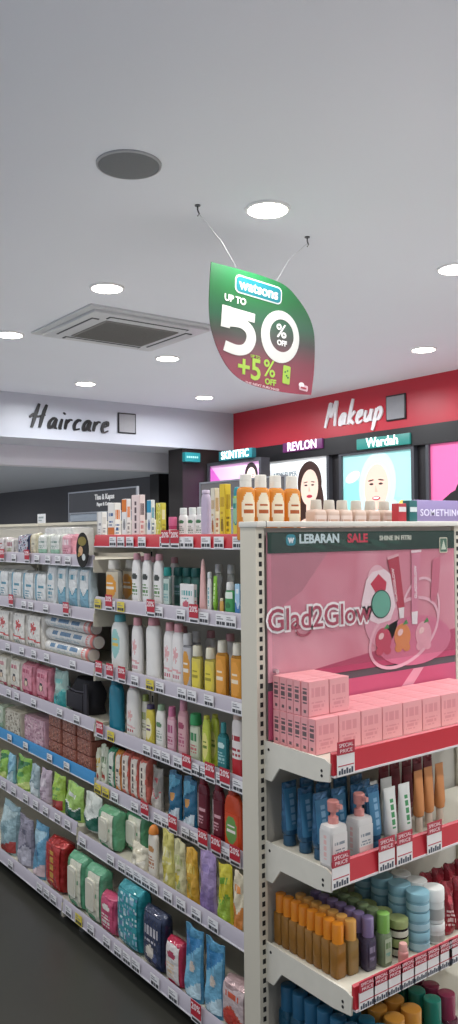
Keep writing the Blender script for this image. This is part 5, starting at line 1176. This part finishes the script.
for i in range(5):
    x = exat(386, -.36, 'e2')+.045*i+.02; yy = -.335 if i < 2 else -.34+.0*i
    if b is None: b = t = pute('e2', 'tube', x, yy, .040, .158, .034, 'foil_tube', '', RT, 'dark red foil tubes')
    else: t = copy_tree(b); t.location = (x, yy, edeck('e2'))
    t['group'] = 'dark red foil tubes'; t['label'] = 'dark red foil tube behind the white and orange tubes, %s from left' % ORD[i]
# third shelf: columns of bottles running back
HT = .127
def column(x, y0_, n_, dy, w_, h_, p, name, lab, grp, s='e3', kind='toner', dx=0, lift=0):
    d_ = min(w_, abs(dy)*.97)
    b = None
    for r_ in range(n_):
        if b is None: b = t = pute(s, kind, x, y0_, w_, h_, d_, name, '', p, grp)
        else: t = copy_tree(b); t.location = (x+dx*r_, y0_+dy*r_, edeck(s))
        t['group'] = grp; t['label'] = '%s, %s from the front' % (lab, ORD[r_])
    return b
X1 = -.083
column(X1, -.472, 8, .030, .034, HT, dict(c='#c98c3a', fill='#7a4312', cap='#ee8a18', level=.72, pal=None), 'toner_bottle', 'orange-capped amber toner bottle in the leftmost column', 'orange-capped toner bottles', dx=.0)
column(X1+.037, -.478, 7, .030, .034, HT*1.0, dict(c='#c9a05a', fill='#7d5320', cap='#e2a24a', level=.7, pal=None), 'toner_bottle', 'pale orange-capped toner bottle in the second column', 'pale orange-capped toner bottles')
xp = exat(379, -.53, 'e3'); xg = exat(391, -.53, 'e3')
xp = .000; xg = .046
column(xp, -.492, 7, .031, .034, HT*.99, dict(c='#5f5470', fill='#453c55', cap='#7d6b96', level=.8, pal=['#4a425a', '#8f86a0', '#7a7090']), 'toner_bottle', 'purple-capped dark toner bottle', 'purple-capped bottles')
column(xg, -.500, 1, .0345, .033, HT*.99, dict(c='#9aae86', fill='#8a9f78', cap='#79b04c', level=.85, pal=['#a9b89a', '#6a8a5a', '#7a9']), 'toner_bottle', 'bright green-capped bottle at the front of the end display', 'green-capped bottles')
bb = column(xg, -.464, 6, .0335, .034, HT*.97, dict(c='#7d8c6a', fill='#65745a', cap='#71855a', level=.85, pal=None), 'toner_bottle', 'olive-capped bottle behind the bright green one', 'olive-capped bottles')
# jars
xj = .112
JD = dict(c='#23221f', cap='#8d9a5c', lh=.42, band='#c9c8b4')
b = None
for r_ in range(5):
    for l_ in range(2):
        if b is None: b = t = pute('e3', 'jar', xj, -.49+.053*r_, .051, .045, .051, 'cream_jar', '', JD, 'black jars')
        else: t = copy_tree(b); t.location = (xj, -.49+.053*r_, edeck('e3')+.0455*l_)
        t['group'] = 'black jars with olive lids'; t['label'] = 'black jar with olive lid, %s of its pair, %s from front' % (('bottom', 'top')[l_], ORD[r_])
pute('e3', 'bottle', xj-.030, -.532, .026, .052, .026, 'small_bottle', 'tiny pink-capped bottle before the black jars', dict(c='#d98c86', cap='#e7a69e', ch=.35, cw=.8, e=2))
xb = .176
b = None
for r_ in range(4):
    for l_ in range(3):
        if b is None: b = t = pute('e3', 'jar', xb, -.50+.0615*r_, .060, .048, .060, 'cream_jar', '', dict(c='#76a9bb', cap='#7fb2c2', lh=.4, band='#9cc4d0'), 'light blue jars')
        else: t = copy_tree(b); t.location = (xb, -.50+.0615*r_, edeck('e3')+.0485*l_)
        t['group'] = 'light blue jars stacked in threes'; t['label'] = 'light blue jar, %s of its stack, %s stack from front' % (('bottom', 'middle', 'top')[l_], ORD[r_])
xw = .240
b = None
for r_ in range(4):
    for l_ in range(2):
        hh = .050 if l_ == 0 else .085
        t = None
        if r_ == 0: t = pute('e3', 'jar', xw, -.50, .054, .05 if l_ == 0 else .088, .054, 'cream_jar', '', dict(c='#d9dad6', cap='#e2e2de', lh=.35, band='#a8a8a4'), None, dz=.0505*l_); tb = (t, ) if l_ == 0 else tb+(t,)
        else: t = copy_tree(tb[l_]); t.location = (xw, -.50+.056*r_, edeck('e3')+.0505*l_)
        t['group'] = 'white jars stacked in pairs'; t['label'] = 'white jar, %s of its pair, %s from the front' % (('short bottom', 'tall top')[l_], ORD[r_])
b = None
for c_ in range(4):
    for r_ in range(2):
        x = xw+.058+.05*c_; yy = -.49+.07*r_
        if b is None: b = t = pute('e3', 'pouch', x, yy, .046, .135, .04, 'sachet_pouch', '', PC('#9a2430', '#c8404a', '#e0b8b8', '#7a1a24', art='logo', seed=51), 'dark red pouches')
        else: t = copy_tree(b); t.location = (x, yy, edeck('e3'))
        t['group'] = 'dark red pouches on the third end shelf'; t['label'] = 'dark red pouch at right of end display, %s column, %s row' % (ORD[c_], ('front', 'back')[r_])
# base shelf
hb = .165
def basecol(x, n_, y0_, cap, body, fill, name, lab, grp, w_=.042, h_=hb, dy=.046): return column(x, y0_, n_, dy, w_, h_, dict(c=body, fill=fill, cap=cap, level=.8, pal=None), name, lab, grp, 'e4')
basecol(X1+.012, 7, -.55, '#1f5f86', '#2a6f94', '#1c5474', 'toner_bottle', 'blue-capped bottle at left of the lowest end shelf', 'blue-capped bottles on the lowest shelf')
basecol(X1+.062, 7, -.55, '#1f6a84', '#2a7f94', '#1c6474', 'toner_bottle', 'teal-blue-capped bottle beside the blue ones', 'teal-blue bottles on the lowest shelf')
for i, px in enumerate((391, 416)):
    basecol(X1+.062+.058+.062*i, 5, -.54, '#c9852a', '#b98a4a', '#94622a', 'toner_bottle', 'ochre-capped wide bottle on lowest end shelf, %s column' % ('left', 'right')[i], 'ochre-capped bottles on the lowest shelf', .052, .165, .056)
basecol(X1+.062+.058+.124+.012, 5, -.545, '#1a7a66', '#2f8a78', '#206a5c', 'toner_bottle', 'green-capped bottle on lowest end shelf', 'green-capped bottles on the lowest shelf', .046, .165, .05)
basecol(X1+.062+.058+.124+.068, 5, -.545, '#8a2a48', '#7a3048', '#5c2036', 'toner_bottle', 'plum-capped bottle on lowest end shelf', 'plum-capped bottles on the lowest shelf', .046, .16, .05)

# ================================================================== neighbouring unit to the right
t = thing('gondola_shelving', 'neighbouring shelving unit to the right with a purple header', 'shelving unit', (2.15, 1.0, 0)); 
mb = MB(); mb.box(-.30, .42, .03, .05, .05, 1.49, BACK); mb.build('back_panel', t)
for xx in (-.30, .40): mb = MB(); mb.box(xx, xx+.02, 0, .03, 0, 1.495, STEEL); mb.build('upright', t)
for z in (.15, .45, .75, 1.05): mb = MB(); mb.box(-.29, .41, -.28, .03, z, z+.02, STEEL); sh = mb.build('shelf', t); mb = MB(); mb.box(-.29, .41, -.286, -.28, z-.01, z+.035, RED); mb.build('price_rail', sh)
mb = MB(); mb.box(-.31, .43, -.01, .06, 1.485, 1.498, STEEL); mb.build('top_cap', t)
t = thing('header_panel', 'purple panel with white lettering at the right edge above the banner', 'sign', (2.16, 1.0, 1.498)); mb = MB(); mb.rbox(-.197, .36, 0, .03, 0, .115, mat('#8f7fae', 'print', .04, 8), .002); mb.build('panel', t)
mb = MB(); add_text(mb, 'SOMETHING', .052, mat('#d9d2e8', 'print'), lambda x, y, z: (x*1.12-.178+.19, -.0005-z, y+.045), bold=.0008, spacing=1.1); mb.build('lettering', t)
t = thing('display_box', 'small red box beside the purple panel', 'box', (1.74, 1.02, 1.0)); 
bpy.data.objects.remove(t)
for i, (px, c, c2, l) in enumerate(((399, '#c22a36', '#e6e0e0', 'small red and white box left of the purple panel'), (410, '#1f6a6c', '#d8e4e4', 'small teal and white box left of the purple panel'))):
    p = at(px, 512, y=.7); t = thing('display_box', l, 'box', (p.x, .7, deck('s1')-.0)); 
    t.location = (at(px, 512, y=-.2).x, -.2, 1.4775); mb = MB(); mb.rbox(-.018, .018, -.014, .014, 0, .056 if i == 0 else .066, mat(c, 'print'), .001); mb.build('box_body', t); mb = MB(); mb.box(-.016, .016, -.0148, -.014, .03, .045, mat(c2, 'print')); mb.build('box_print', t)

# ================================================================== light
w_ = bpy.data.worlds.new('shop_daylight'); bpy.context.scene.world = w_; w_.use_nodes = True; bg = w_.node_tree.nodes['Background']
bg.inputs['Color'].default_value = (.80, .87, 1, 1); bg.inputs['Strength'].default_value = .5
sc = bpy.context.scene; sc.view_settings.view_transform = 'Standard'; sc.view_settings.look = 'None'; sc.view_settings.gamma = 1; sc.view_settings.use_curve_mapping = False
sc.view_settings.exposure = 0.1
